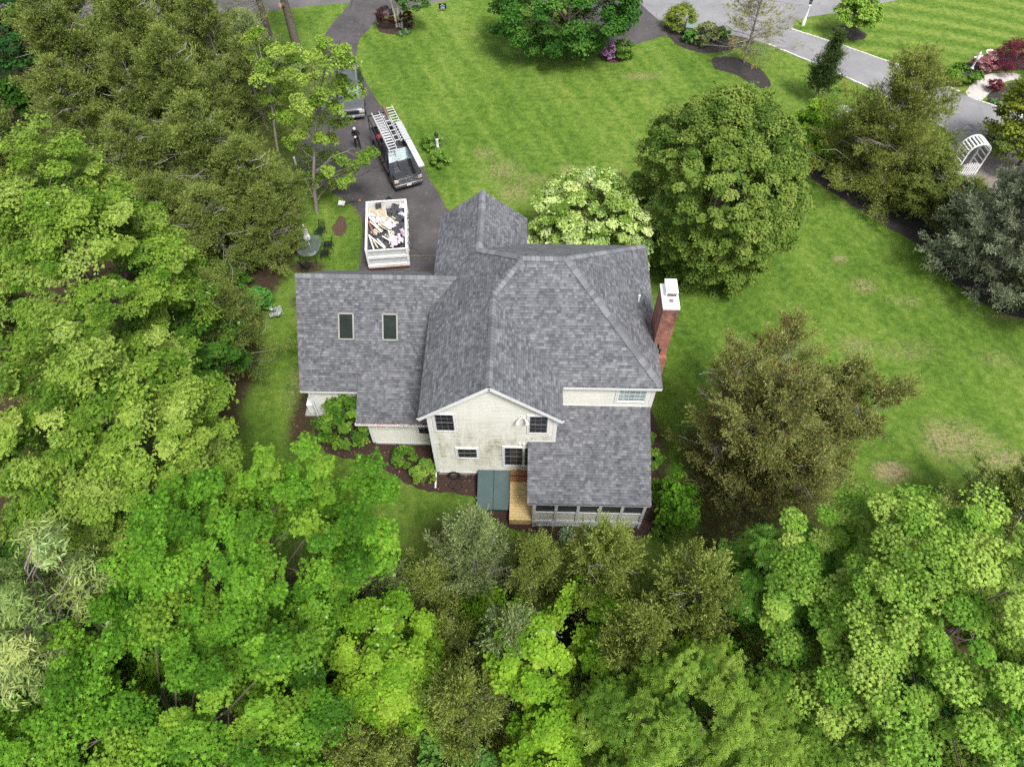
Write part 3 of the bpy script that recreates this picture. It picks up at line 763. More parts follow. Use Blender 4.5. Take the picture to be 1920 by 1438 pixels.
window((0, 17.95, 0), (1, 0, 0), (0, -1, 0), 4.45, 5.7, 4.45, 5.6, 5, 4, pane='glasslight', meet=False)
window((0, 17.83, 0), (1, 0, 0), (0, -1, 0), -5.0, -4.25, 1.35, 2.35, 3, 4)
window((6.07, 17.95, 0), (0, 1, 0), (1, 0, 0), .8, 1.6, 4.2, 5.5)
window((6.07, 17.95, 0), (0, 1, 0), (1, 0, 0), 5.2, 6.1, 4.2, 5.5)

# skylights
def skylight(x0, x1, ya, yb_):
    zf = lambda y: WE + K * (y - WY)
    n = NWF; a = V((x0, ya, zf(ya))); b = V((x1, ya, zf(ya))); c_ = V((x1, yb_, zf(yb_))); d = V((x0, yb_, zf(yb_)))
    mb = MB()
    for p, q in ((a, b), (b, c_), (c_, d), (d, a)):
        mb.bar(p + n * .06, q + n * .06, .07, .13, up=n)
    f = hb(mb, 'skylight', M['skyframe'])
    mb = MB(); mb.poly([a + n * .085, b + n * .085, c_ + n * .085, d + n * .085])
    hb(mb, 'pane', M['skyglass'], f)
M['skyframe'] = pm('skylight_frame', (0.27, 0.27, 0.245), 0.5, var=0.08)
skylight(-8.80, -8.10, 20.98, 21.86); skylight(-6.68, -5.99, 20.98, 21.86)

# chimney
CX0, CX1, CY0, CY1, CZ = 6.10, 6.80, 20.08, 21.48, 8.42
mb = MB(); mb.box2((CX0, CY0, -.1), (CX1, CY1, CZ))
mb.prism([(CX0, CY0 - .22, -.1), (CX1, CY0 - .22, -.1), (CX1, CY0 - .22, 5.2), (CX0, CY0 - .22, 5.2)], (0, .21, 0))
chim = hb(mb, 'chimney', M['brick'])
mb = MB(); mb.box2((CX0 - .02, CY0 - .02, CZ + .001), (CX1 + .02, CY1 + .02, CZ + .10))
mb.box2((CX0 + .20, CY0 + .22, CZ + .10), (CX1 - .18, CY0 + .52, CZ + .17))
hb(mb, 'cap', M['white'], chim, bevel=.012)
mb = MB(); mb.box2((CX0 + .26, CY0 + .28, CZ + .171), (CX1 - .24, CY0 + .46, CZ + .176)); mb.box2((CX0 + .2, CY0 + .66, CZ + .10), (CX1 - .1, CY1 - .05, CZ + .36))
hb(mb, 'flue', M['flue'], chim)
mb = MB(); mb.box2((CX0 + .13, CY0 + .60, CZ + .36), (CX1 - .04, CY1 + .02, CZ + .42))
for (a, b) in ((.15, .62), (.15, 1.3), (.6, .62), (.6, 1.3)): mb.box2((CX0 + a, CY0 + b, CZ + .1), (CX0 + a + .04, CY0 + b + .04, CZ + .36))
mb.box2((CX0 + .14, CY0 + .64, CZ + .1), (CX0 + .17, CY1, CZ + .36)); mb.box2((CX1 - .07, CY0 + .64, CZ + .1), (CX1 - .05, CY1, CZ + .36))
hb(mb, 'hood', M['white'], chim, bevel=.02)
mb = MB(); mb.box2((6.08, CY0 - .26, 5.6), (6.42, CY0 - .225, 5.9)); mb.bar((6.31, CY0 - .24, 5.93), (6.31, CY0 + .3, 6.0), .03, .2)
hb(mb, 'flashing', M['black'], chim)
mb = MB(); mb.tube([(5.46, 22.15, 6.5), (5.46, 22.15, 6.98)], .05, 10)
hb(mb, 'vent_pipe', M['white'], smooth=True)

# gutter on the low extension, down pipes
mb = MB(); y0 = 17.6
mb.box2((-7.95, y0 - .13, 2.50), (-4.1, y0 - .115, 2.63)); mb.box2((-7.95, y0 - .115, 2.50), (-4.1, y0 - .012, 2.512)); mb.box2((-7.95, y0 - .115, 2.512), (-7.935, y0 - .012, 2.63))
gut = hb(mb, 'gutter', M['trim'])
mb = MB(); rs = random.Random(8)
for k in range(150):
    mb.box((rs.uniform(-7.9, -4.15), y0 - rs.uniform(.03, .1), 2.55 + rs.uniform(0, .05)), (rs.uniform(.03, .12), rs.uniform(.02, .05), .03), rz=rs.uniform(0, 3))
hb(mb, 'leaf_debris', M['leaflitter'], gut)['kind'] = 'stuff'
mb = MB(); mb.tube([(-4.12, 16.08, .5), (-4.12, 15.98, .30), (-4.13, 15.45, .07)], .045, 8)
hb(mb, 'downspout', M['white'], smooth=True)
mb = MB(); mb.tube([(-10.52, 19.28, 2.8), (-10.52, 19.28, .5), (-10.5, 19.15, .25), (-10.45, 18.7, .07)], .045, 8)
hb(mb, 'downspout', M['white'], smooth=True)
# floodlight, vents
mb = MB(); mb.box((.1, GY - .05, 5.78), (.14, .06, .14))
for s_ in (-1, 1):
    mb.tube([(.1, GY - .06, 5.78), (.1 + s_ * .12, GY - .13, 5.74), (.1 + s_ * .2, GY - .2, 5.62)], [.02, .03, .03], 8)
    mb.tube([(.1 + s_ * .18, GY - .18, 5.66), (.1 + s_ * .22, GY - .26, 5.52)], [.04, .085], 10)
hb(mb, 'floodlight', M['white'], smooth=True)
for c_, d_ in (((.2, GY - .05, 3.36), (.12, .07, .22)), ((.0, GY - .05, 3.38), (.06, .07, .12)), ((-6.55, 17.8, 1.75), (.13, .05, .13))):
    mb = MB(); mb.box(c_, d_); hb(mb, 'outlet_box', M['white'])

# screened porch
mb = MB(); PY = 13.62; PX0, PX1 = .72, 5.72
posts = np.linspace(PX0, PX1, 6)
for k, x in enumerate(posts): mb.box2((x - .07, PY - .05, .55), (x + .07, PY + .07, 2.93))
mb.box2((PX0 - .07, PY - .07, .42), (PX1 + .07, PY - .052, .62)); mb.box2((PX0, PY - .04, 1.50), (PX1, PY + .06, 1.60)); mb.box2((PX0, PY - .03, 2.80), (PX1, PY + .05, 2.95))
mb.box2((PX0, PY - .03, .55), (PX1, PY + .05, .68))
mb.box2((PX1 - .07, PY + .07, .42), (PX1 + .07, 17.9, .62)); mb.box2((PX1 - .06, PY + .07, 1.5), (PX1 + .06, 17.9, 1.6)); mb.box2((PX1 - .06, PY + .07, 2.85), (PX1 + .05, 17.9, 3.0))
for y in (14.9, 16.2, 17.5): mb.box2((PX1 - .065, y - .07, .62), (PX1 + .065, y + .07, 3.0))
mb.box2((PX0 - .06, PY + .07, .5), (PX0 + .06, 16.1, .62)); mb.box2((PX0 - .06, PY + .07, 2.85), (PX0 + .06, 16.1, 3.0)); mb.box2((PX0 - .06, 14.8, .62), (PX0 + .06, 14.94, 2.85))
mb.box2((.4, 13.375, 2.82), (5.86, 13.40, 2.93))
porch = hb(mb, 'porch', M['porchtrim'])
mb = MB(); mb.box2((PX0, PY, .68), (PX1, PY + .02, 1.5)); mb.box2((PX1 - .02, PY + .05, .62), (PX1 + .02, 17.9, 1.5))
hb(mb, 'panel', M['panelgrey'], porch)
mb = MB(); mb.box2((PX0, PY + .005, 1.6), (PX1, PY + .012, 2.8)); mb.box2((PX1 - .01, PY + .07, 1.6), (PX1 + .01, 17.9, 2.85)); mb.box2((PX0 - .01, PY + .07, .62), (PX0 + .01, 16.1, 2.85))
hb(mb, 'screen', M['screen'], porch)
mb = MB(); mb.box2((PX0, PY + .1, .5), (PX1 - .1, 17.9, .6))
hb(mb, 'floor', M['stainwood'], porch)
mb = MB()
for x in np.arange(PX0, PX1, .11):
    for d in (-1, 1):
        a = (x if d > 0 else x + .42, PY - .04 - .012 * d, .06); b = (x + .42 if d > 0 else x, PY - .04 - .012 * d, .40)
        if max(a[0], b[0]) <= PX1: mb.bar(a, b, .01, .03, (0, 1, 0))
for k in range(4): x = PX0 + (PX1 - PX0) * k / 3; mb.box2((x - .05, PY - .07, .02), (x + .05, PY - .02, .42))
hb(mb, 'lattice', M['porchtrim'], porch)

# deck steps and bulkhead
mb = MB()
ys_ = np.arange(13.62, 15.62, .142)
for k, y in enumerate(ys_): mb.box((.17, y + .07, .56), (1.2, .129, .035))
deck = hb(mb, 'deck', M['pine'], bevel=.004)
mb = MB(); mb.box2((-.43, 15.63, .56), (.77, 15.87, .66)); mb.box2((-.43, 15.88, .62), (.77, 16.14, .78))
hb(mb, 'step', M['stainwood'], deck)
mb = MB(); mb.box2((-.42, 13.63, .05), (-.38, 16.1, .54)); mb.box2((-.37, 13.63, .06), (.76, 13.67, .54))
for x in (-.4, .7): mb.box2((x, 13.7, 0), (x + .09, 13.8, .54))
hb(mb, 'frame', M['pine'], deck)
bx0, bx1, by0, by1 = -2.0, -.47, 14.3, 16.14
mb = MB(); mb.prism([(bx0, by1, .0), (bx0, by1, .74), (bx0, by0, .22), (bx0, by0, .0)], (bx1 - bx0, 0, 0))
bulk = hb(mb, 'cellar_bulkhead', M['teal'])
for a, b in ((bx0 - .02, -1.245), (-1.225, bx1 + .02)):
    mb = MB(); mb.prism([(a, by1 - .02, .765), (b, by1 - .02, .765), (b, by0 - .04, .235), (a, by0 - .04, .235)], (0, 0, .04))
    hb(mb, 'door_leaf', M['teal'], bulk, bevel=.01)

# things standing by the house
ac = thing('condenser_unit', 'white outdoor condenser unit on a grey slab at the left wall of the house', 'air conditioner', (-10.95, 20.05, 0))
mb = MB(); mb.box((0, 0, .52), (.36, .85, .75)); mb.build('casing', M['white'], ac, bevel=.02)
mb = MB(); mb.lathe([(.30, 0), (.30, .02)], n=20); o = mb.build('fan_grille', M['steel'], ac); o.rotation_euler = (0, R(-90), 0); o.location = (-.185, .1, .52)
for s_ in (-.3, .3): mb = MB(); mb.box((0, s_, .115), (.3, .06, .06)); mb.build('foot', M['steel'], ac)
mb = MB(); mb.box2((-11.35, 19.5, -.05), (-10.5, 20.7, .085)); tag(mb.build('concrete_slab', M['concrete'], bevel=.015), kind='structure')
hose = MB(); pts = []
for k in range(90):
    a = k * .42; r_ = .27 + .05 * math.sin(k * .9); pts.append((-3.2 + r_ * math.cos(a), 16.0 + .35 * r_ * math.sin(a) * .6, .34 + r_ * math.sin(a) * .9))
pts += [(-2.95, 15.95, .2), (-2.7, 15.9, .12), (-2.4, 15.95, .25), (-2.3, 16.05, .5)]
hose.tube(pts, .022, 6)
pts = [(-3.3, 15.9, .08), (-3.5, 15.6, .04), (-3.1, 15.3, .04), (-2.8, 15.55, .04), (-3.0, 15.85, .05), (-3.25, 15.5, .06), (-3.0, 15.15, .04)]
hose.tube(pts, .022, 6)
o = hose.build('garden_hose', M['black'], smooth=True, fix=False)
tag(o, 'black coiled garden hose on the mulch below the weathered gable wall', 'garden hose')
# ------------------------------------------------------------------ vehicles
def loft(secs):
    mb = MB(); n = 10
    for y, zb, zbelt, wb, zt, wt in secs:
        zm = zb + .4 * (zbelt - zb)
        ring = [(-wb * .93, zb), (-wb, zb + .06), (-wb * 1.005, zm), (-wb * .99, zbelt), (-wt, zt - .015), (-wt * .93, zt), (-wt * .5, zt + .012)]
        ring += [(-a, b) for a, b in reversed(ring)]
        n = len(ring)
        mb.v += [(a, y, b) for a, b in ring]
    k = len(secs)
    for i in range(k - 1):
        for j in range(n):
            a = i * n + j; b = i * n + (j + 1) % n
            mb.f.append((a, b, b + n, a + n))
    mb.f.append(tuple(range(n))); mb.f.append(tuple((k - 1) * n + j for j in range(n)))
    return mb

def wheel(parent, x, y, r=.4, w_=.27):
    s_ = 1 if x > 0 else -1
    mb = MB(); mb.lathe([(r * .62, -w_ / 2), (r * .95, -w_ / 2), (r, -w_ / 3), (r, w_ / 3), (r * .95, w_ / 2), (r * .62, w_ / 2)], n=24)
    ty = mb.build('wheel', M['rubber'], parent, smooth=True)
    ty.rotation_euler = (0, R(90), 0); ty.location = (x, y, r)
    mb = MB(); mb.lathe([(r * .6, 0), (r * .62, .02), (r * .5, .0), (r * .2, .01), (r * .12, .03), (.02, .03)], (0, 0, s_ * w_ * .44), n=24)
    for k in range(6):
        a = k * math.pi / 3
        mb.bar((r * .1 * math.cos(a), r * .1 * math.sin(a), s_ * (w_ * .5 + .004)), (r * .58 * math.cos(a), r * .58 * math.sin(a), s_ * (w_ * .5 + .004)), .05, .02)
    mb.build('rim', M['steel'], ty, smooth=True)

def quad(mb, a, b, c_, d, off=.012):
    a, b, c_, d = V(a), V(b), V(c_), V(d)
    n = (b - a).cross(d - a).normalized()
    ctr = (a + b + c_ + d) / 4
    if n.dot(ctr - V((0, 0, .9))) < 0: n = -n
    p = [q + n * off for q in (a, b, c_, d)]; q_ = [q - n * .02 for q in (a, b, c_, d)]
    mb.add(p + q_, [(0, 1, 2, 3), (4, 5, 1, 0), (5, 6, 2, 1), (6, 7, 3, 2), (7, 4, 0, 3)])

def text_mesh(s_, size, m, parent, loc, rot, name='emblem', depth=.01):
    cu = bpy.data.curves.new(name, 'FONT'); cu.body = s_; cu.size = size; cu.extrude = depth; cu.align_x = 'CENTER'; cu.align_y = 'CENTER'
    tmp = bpy.data.objects.new('tmp', cu); COL.objects.link(tmp)
    dg = bpy.context.evaluated_depsgraph_get()
    me = bpy.data.meshes.new_from_object(tmp.evaluated_get(dg)); bpy.data.objects.remove(tmp)
    me.materials.clear(); me.materials.append(m)
    o = bpy.data.objects.new(name, me); COL.objects.link(o); o.parent = parent; o.location = loc; o.rotation_euler = rot
    return o

def common(t_, paint, L, W, yf, secs, ws, sides, rear, wheels, lampz, r=.4, lampm='headlamp', wsm='windscreen'):
    body = loft(secs).build('body', M[paint], t_, smooth=True)
    mb = MB(); quad(mb, *ws); mb.build('windscreen', M[wsm], t_)
    for q in sides:
        for s_ in (-1, 1):
            mb = MB(); quad(mb, *[(s_ * p[0], p[1], p[2]) for p in q]); mb.build('side_window', M['carglass'], t_)
    if rear: mb = MB(); quad(mb, *rear); mb.build('rear_window', M['carglass'], t_)
    for x, y in wheels: wheel(t_, x, y, r)
    for s_ in (-1, 1):
        for y in sorted({w_[1] for w_ in wheels}):
            mb = MB(); mb.tube([(s_ * (W + .012), y + (r + .07) * math.cos(a), r + (r + .07) * math.sin(a)) for a in np.linspace(-.15, math.pi + .15, 11)], .035, 5)
            mb.build('wheel_arch', M['black'], t_, smooth=True)
    for s_ in (-1, 1):
        mb = MB(); mb.box((s_ * (W - .24), yf + .04, lampz), (.36, .16, .22)); mb.build('headlight', M[lampm], t_, bevel=.03)
        mb = MB(); mb.box((s_ * (W + .13), ws[0][1] + .42, 1.22), (.22, .12, .2)); mb.bar((s_ * (W - .02), ws[0][1] + .42, 1.16), (s_ * (W + .1), ws[0][1] + .42, 1.18), .06, .05); mb.build('wing_mirror', M['black'], t_, bevel=.03)
    return body

def seams(t_, ys_, W, z0, z1):
    for s_ in (-1, 1):
        for y in ys_: mb = MB(); mb.box((s_ * (W + .003), y, (z0 + z1) / 2), (.012, .014, z1 - z0)); mb.build('door_seam', M['rubber'], t_)
    for s_ in (-1, 1):
        for y in ys_[1:]:
            mb = MB(); mb.box((s_ * (W + .025), y - .14, z1 - .08), (.03, .2, .035)); mb.build('door_handle', M['black'], t_, bevel=.008)

TRZ = R(23.5)
pk = thing('pickup_truck', 'black pickup truck on the driveway carrying a rack of aluminium ladders', 'pickup truck', (-8.83, 40.06, 0), TRZ)
secs = [(-2.93, .5, .90, .86, .98, .74), (-2.86, .40, .98, .96, 1.07, .82), (-2.5, .32, 1.04, .995, 1.15, .86), (-2.0, .30, 1.07, 1.0, 1.20, .88), (-1.5, .30, 1.10, 1.0, 1.24, .88), (-.82, .30, 1.14, 1.0, 1.82, .69), (-.45, .30, 1.15, 1.0, 1.90, .68), (.6, .30, 1.15, 1.0, 1.89, .68), (.86, .30, 1.15, 1.0, 1.82, .67), (.98, .30, 1.15, 1.0, 1.17, .90)]
common(pk, 'carblack', 5.85, 1.0, -2.93, secs, [(-.80, -1.44, 1.29), (.80, -1.44, 1.29), (.64, -.86, 1.79), (-.64, -.86, 1.79)],
       [[(.985, -1.18, 1.18), (.985, -.16, 1.19), (.745, -.16, 1.74), (.76, -.72, 1.70)], [(.985, -.06, 1.19), (.985, .78, 1.19), (.75, .72, 1.72), (.745, -.06, 1.74)]],
       [(-.62, .96, 1.28), (.62, .96, 1.28), (.58, .90, 1.72), (-.58, .90, 1.72)],
       [(-.87, -1.95), (.87, -1.95), (-.87, 1.72), (.87, 1.72)], .88, .41)
seams(pk, [-1.28, -.11, .82], 1.0, .45, 1.12)
mb = MB()   # open bed
for s_ in (-1, 1):
    mb.box2((s_ * .86, .99, .42), (s_ * 1.0, 2.9, 1.17))
mb.box2((-.86, .99, .42), (.86, 2.86, .70)); mb.box2((-.86, .99, .7), (.86, 1.06, 1.15))
mb.build('bed', M['carblack'], pk, bevel=.02)
mb = MB(); mb.box2((-.855, 2.861, .5), (.855, 2.92, 1.16)); mb.build('tailgate', M['carblack'], pk, bevel=.02)
mb = MB()
mb.box2((-.62, -2.975, .60), (.62, -2.94, .68)); mb.box2((-.62, -2.975, .97), (.62, -2.94, 1.05)); mb.box2((-.66, -2.975, .60), (-.60, -2.94, 1.05)); mb.box2((.60, -2.975, .60), (.66, -2.94, 1.05))
for z in (.735, .80, .865, .925): mb.box2((-.6, -2.965, z - .012), (.6, -2.945, z + .012))
gr = mb.build('grille', M['chrome'], pk, bevel=.006)
mb = MB(); mb.box2((-.6, -2.944, .68), (.6, -2.925, .97)); mb.build('grille_mesh', M['black'], gr)
text_mesh('GMC', .24, M['chrome'], gr, (0, -2.982, .83), (R(90), 0, 0))
mb = MB(); mb.box2((-.97, -3.02, .43), (.97, -2.80, .60)); mb.build('bumper', M['chrome'], pk, bevel=.05)
mb = MB(); mb.box2((-.94, -2.98, .27), (.94, -2.8, .425)); mb.build('air_dam', M['black'], pk, bevel=.04)
mb = MB(); mb.box2((-.16, -3.035, .45), (.16, -3.022, .59)); mb.build('number_plate', M['paper'], pk)
for s_ in (-1, 1):
    mb = MB(); mb.box((s_ * .86, -2.84, .78), (.22, .14, .07)); mb.build('indicator', M['amber'], pk, bevel=.02)
mb = MB()
mb.box2((-.006, -2.8, 1.155), (.006, -1.55, 1.245)); 
for s_ in (-1, 1): mb.bar((s_ * .46, -2.72, 1.125), (s_ * .56, -1.5, 1.25), .10, .035)
mb.build('hood_crease', M['carblack'], pk)
mb = MB()
for s_ in (-.35, .3): mb.bar((s_, -1.45, 1.30), (s_ + .42, -1.32, 1.40), .025, .02)
mb.build('wiper', M['black'], pk)
mb = MB()      # rack
for y in (-.55, 1.05, 2.75):
    mb.bar((-.98, y, 2.16), (.98, y, 2.16), .06, .06)
    for s_ in (-1, 1): mb.bar((s_ * .95, y if y > 0 else y + .1, 1.16 if y > 0 else 1.5), (s_ * .95, y, 2.16), .05, .05, (1, 0, 0))
for s_ in (-.95, .95): mb.bar((s_, -.6, 2.17), (s_, 2.85, 2.17), .06, .06)
mb.build('ladder_rack', M['iron'], pk)
trk = pk.matrix_basis.copy()
def on_truck(mb, name, m, label, cat, group=None, par=None, **kw):
    c, s_ = math.cos(TRZ), math.sin(TRZ)
    o = mb.build(name, m, par, **kw)
    if par is None:
        o.location = (-8.83, 40.06, 0); o.rotation_euler = (0, 0, TRZ); tag(o, label, cat, group)
    return o
def ladder_on_truck(x0, x1, y0, y1, z, label, step=.3, fly=False, rail=.085):
    o = thing('extension_ladder', label, 'ladder', (-8.83, 40.06, 0), TRZ, 'ladders on the truck rack')
    for x in (x0, x1):
        mb = MB(); mb.bar((x, y0, z), (x, y1, z), .03, rail); mb.build('rail', M['alu'], o)
    mb = MB(); y = y0 + .15
    while y < y1 - .1:
        mb.bar((x0, y, z + .01), (x1, y, z + .01), .045, .035); y += step
    o2 = mb.build('rung', M['alu'], o); o2['kind'] = 'stuff'
    return o
ladder_on_truck(-.66, -.12, -1.62, 2.82, 2.24, 'lower aluminium ladder of the stacked pair on the truck rack nearest the trees')
ladder_on_truck(-.64, -.14, -1.45, 2.70, 2.345, 'upper aluminium ladder of the stacked pair on the truck rack nearest the trees', step=.28)
ladder_on_truck(.42, .92, -.75, 3.22, 2.24, 'long aluminium ladder on the lawn side of the truck rack, sticking out behind the truck')
ladder_on_truck(.0, .33, -.7, 2.6, 2.23, 'narrow aluminium ladder in the middle of the truck rack', step=.55)
pl = thing('scaffold_plank', 'ribbed aluminium scaffold plank lying on the ladder and reaching over the truck bonnet', 'scaffold plank', (-8.83, 40.06, 0), TRZ)
mb = MB(); mb.box2((.55, -.9, 2.33), (.98, 1.1, 2.40)); mb.box2((.62, -3.75, 2.25), (1.0, -.4, 2.325)); mb.build('deck', M['alu'], pl)
mb = MB()
for x in np.linspace(.57, .96, 8): mb.bar((x, -.88, 2.407), (x, 1.08, 2.407), .02, .014)
for x in np.linspace(.66, .96, 4): mb.bar((x, -3.7, 2.331), (x, -.92, 2.331), .02, .012)
mb.bar((.55, -.93, 2.365), (.98, -.93, 2.365), .05, .08); mb.build('rib', M['steel'], pl)
mb = MB(); mb.tube([(.30, 2.05, 2.30), (.16, 2.35, 2.95)], .12, 12)
on_truck(mb, 'cardboard_tube', M['tubebrown'], 'short thick brown roll standing between the ladders at the back of the truck rack', 'roll', smooth=True)
mb = MB(); mb.box((-.55, 1.75, .87), (.42, .8, .34), rz=.15); mb.box((-.5, 1.2, .8), (.3, .3, .2), rz=.5)
on_truck(mb, 'toolbox', M['red'], 'red box lying in the bed of the black pickup', 'toolbox', bevel=.02)
mb = MB(); mb.lathe([(.13, 0), (.15, .12), (.13, .3), (.05, .34)], (-.62, 1.32, .71), 12)
on_truck(mb, 'bucket', M['paper'], 'white bucket beside the red box in the bed of the black pickup', 'bucket', smooth=True)

sv = thing('grey_suv', 'dark grey sport utility car parked on the driveway half hidden by the airy tree', 'car', (-12.98, 47.05, 0), R(11))
secs = [(-2.5, .5, .84, .84, .92, .72), (-2.42, .40, .92, .93, 1.0, .78), (-2.0, .32, .98, .96, 1.08, .82), (-1.2, .30, 1.04, .97, 1.14, .84), (-.5, .30, 1.08, .97, 1.66, .70), (-.1, .30, 1.08, .97, 1.74, .69), (1.3, .30, 1.10, .97, 1.74, .69), (1.9, .30, 1.10, .97, 1.70, .67), (2.35, .34, 1.10, .95, 1.14, .84), (2.48, .45, 1.0, .90, 1.04, .8)]
common(sv, 'cargrey', 5.0, .97, -2.5, secs, [(-.78, -1.14, 1.18), (.78, -1.14, 1.18), (.65, -.54, 1.63), (-.65, -.54, 1.63)],
       [[(.96, -.85, 1.12), (.96, .35, 1.12), (.75, .35, 1.62), (.77, -.4, 1.58)], [(.96, .45, 1.12), (.96, 1.9, 1.13), (.76, 1.65, 1.6), (.75, .45, 1.62)]],
       [(-.7, 2.30, 1.2), (.7, 2.30, 1.2), (.62, 1.97, 1.62), (-.62, 1.97, 1.62)], [(-.84, -1.6), (.84, -1.6), (-.84, 1.5), (.84, 1.5)], .80, .37)
seams(sv, [-.95, .4, 1.5], .97, .42, 1.05)
mb = MB()
for s_ in (-1, 1): mb.bar((s_ * .62, -.2, 1.80), (s_ * .62, 1.75, 1.79), .04, .04)
mb.build('roof_rail', M['steel'], sv)
mb = MB(); mb.box2((-.5, -2.54, .62), (.5, -2.48, .86)); mb.build('grille', M['black'], sv, bevel=.02)
mb = MB(); mb.box2((-.9, -2.56, .36), (.9, -2.36, .56)); mb.build('bumper', M['steel'], sv, bevel=.05)
mb = MB(); mb.box2((-.16, -2.575, .40), (.16, -2.562, .53)); mb.build('number_plate', M['paper'], sv)

wc = thing('white_car', 'white car in the neighbouring paved court, its bonnet pointing at the lawn', 'car', (34.9, 43.9, 0), R(-66))
secs = [(-2.35, .45, .72, .80, .78, .68), (-2.25, .35, .78, .88, .84, .74), (-1.8, .28, .84, .90, .92, .78), (-1.0, .26, .9, .91, .98, .8), (-.1, .26, .93, .91, 1.40, .62), (.3, .26, .93, .91, 1.45, .60), (1.1, .26, .93, .91, 1.40, .60), (1.75, .28, .93, .90, 1.03, .78), (2.25, .34, .9, .86, .97, .74), (2.33, .45, .85, .8, .9, .7)]
common(wc, 'carwhite', 4.7, .91, -2.35, secs, [(-.74, -.93, 1.02), (.74, -.93, 1.02), (.58, -.14, 1.37), (-.58, -.14, 1.37)],
       [[(.9, -.5, .97), (.9, .45, .98), (.67, .45, 1.36), (.70, -.02, 1.33)], [(.9, .52, .98), (.9, 1.4, .98), (.67, 1.1, 1.34), (.67, .52, 1.36)]],
       [(-.66, 1.7, 1.08), (.66, 1.7, 1.08), (.54, 1.15, 1.37), (-.54, 1.15, 1.37)], [(-.79, -1.45), (.79, -1.45), (-.79, 1.35), (.79, 1.35)], .70, .34)
seams(wc, [-.7, .48, 1.3], .91, .38, .9)
mb = MB(); mb.box2((-.45, -2.39, .5), (.45, -2.34, .68)); mb.build('grille', M['black'], wc, bevel=.02)

# ------------------------------------------------------------------ dump trailer and its load
TC = V((-8.38, 32.25, 0)); TZ = R(7.0)
tr = thing('dump_trailer', 'white dump trailer heaped with roofing debris behind the house', 'trailer', TC, TZ)
hw, hl, zb, zt = 1.22, 2.1, .62, 1.72
mb = MB()
for s_ in (-1, 1):
    mb.box2((s_ * hw, -hl, zb), (s_ * (hw - .05), hl, zt - .09))
    mb.box2((s_ * (hw + .04), -hl - .04, zt - .09), (s_ * (hw - .09), hl + .02, zt))
    for y in np.linspace(-hl + .1, hl - .1, 7): mb.box2((s_ * (hw + .004), y - .04, zb), (s_ * (hw + .05), y + .04, zt - .09))
mb.box2((-hw, hl - .05, zb), (hw, hl, zt - .09)); mb.box2((-hw + .09, hl - .07, zt - .088), (hw - .09, hl + .03, zt - .002))
box_ = mb.build('dump_box', M['trailerwhite'], tr, bevel=.01)
mb = MB(); mb.box2((-hw + .051, -hl + .03, zb), (hw - .051, hl - .051, zb + .05)); mb.build('floor', M['trailergrey'], tr)
mb = MB()
mb.box2((-hw + .0, -hl - .03, zb - .30), (hw, -hl + .02, zt - .1)); tg = mb.build('tailgate', M['trailergrey'], tr)
mb = MB()
mb.box2((-hw - .03, -hl - .09, zt - .12), (hw + .03, -hl - .031, zt - .0)); mb.box2((-hw - .03, -hl - .10, .98), (hw + .03, -hl - .031, 1.16)); mb.box2((-hw - .03, -hl - .12, .30), (hw + .03, -hl - .031, .50))
for s_ in (-1, 1): mb.box2((s_ * (hw + .035), -hl - .095, .30), (s_ * (hw - .09), -hl - .0315, zt - .13))
for x in np.linspace(-.75, .75, 5): mb.box2((x - .012, -hl - .045, 1.17), (x + .012, -hl - .0312, zt - .13))
mb.build('rib', M['trailerwhite'], tg, bevel=.01)
mb = MB(); mb.box2((-hw - .02, -hl - .13, .22), (hw + .02, -hl - .06, .295)); mb.build('bumper_bar', M['rust'], tr)
mb = MB()
for s_ in (-.5, .5): mb.box2((s_ - .05, -hl, .42), (s_ + .05, hl + 1.1, .57))
mb.bar((-.5, hl + 1.05, .5), (0, hl + 1.7, .5), .1, .1); mb.bar((.5, hl + 1.05, .5), (0, hl + 1.7, .5), .1, .1)
mb.build('chassis', M['black'], tr)
for s_ in (-1, 1):
    for y in (-.5, .45):
        wheel(tr, s_ * 1.02, y, .36, .2)
def tw(x, y, z):
    p = Matrix.Rotation(TZ, 3, 'Z') @ V((x, y, z)) + TC
    return p
def pallet(x, y, z, rz, tilt, label, n=7, L=1.15, W=1.0):
    o = thing('wooden_pallet', label, 'pallet', tw(x, y, z), TZ + rz, 'broken pallets in the trailer')
    o.rotation_euler = (R(tilt[0]), R(tilt[1]), TZ + rz)
    for k in range(n):
        mb = MB(); mb.box((0, -W / 2 + W * (k + .5) / n, .06), (L, W / n * .62, .025)); mb.build('slat', M['palletwood'], o)
    for xx in (-L / 2 + .05, 0, L / 2 - .05):
        mb = MB(); mb.box((xx, 0, 0), (.08, W, .09)); mb.build('stringer', M['palewood'], o)
pallet(-.55, 1.25, 1.46, .12, (3, -5), 'large new wooden pallet at the far end of the trailer load', 9, 1.1, 1.0)
pallet(.1, .22, 1.50, .95, (8, 6), 'slatted pallet half buried in the middle of the trailer load', 8, 1.0, .9)
pallet(-.62, -.22, 1.36, .8, (-10, 8), 'small broken piece of pallet by the left side of the trailer load', 4, .6, .5)
pallet(.2, -.58, 1.38, 1.0, (9, -6), 'small broken piece of pallet below the white sheet in the trailer', 4, .55, .5)
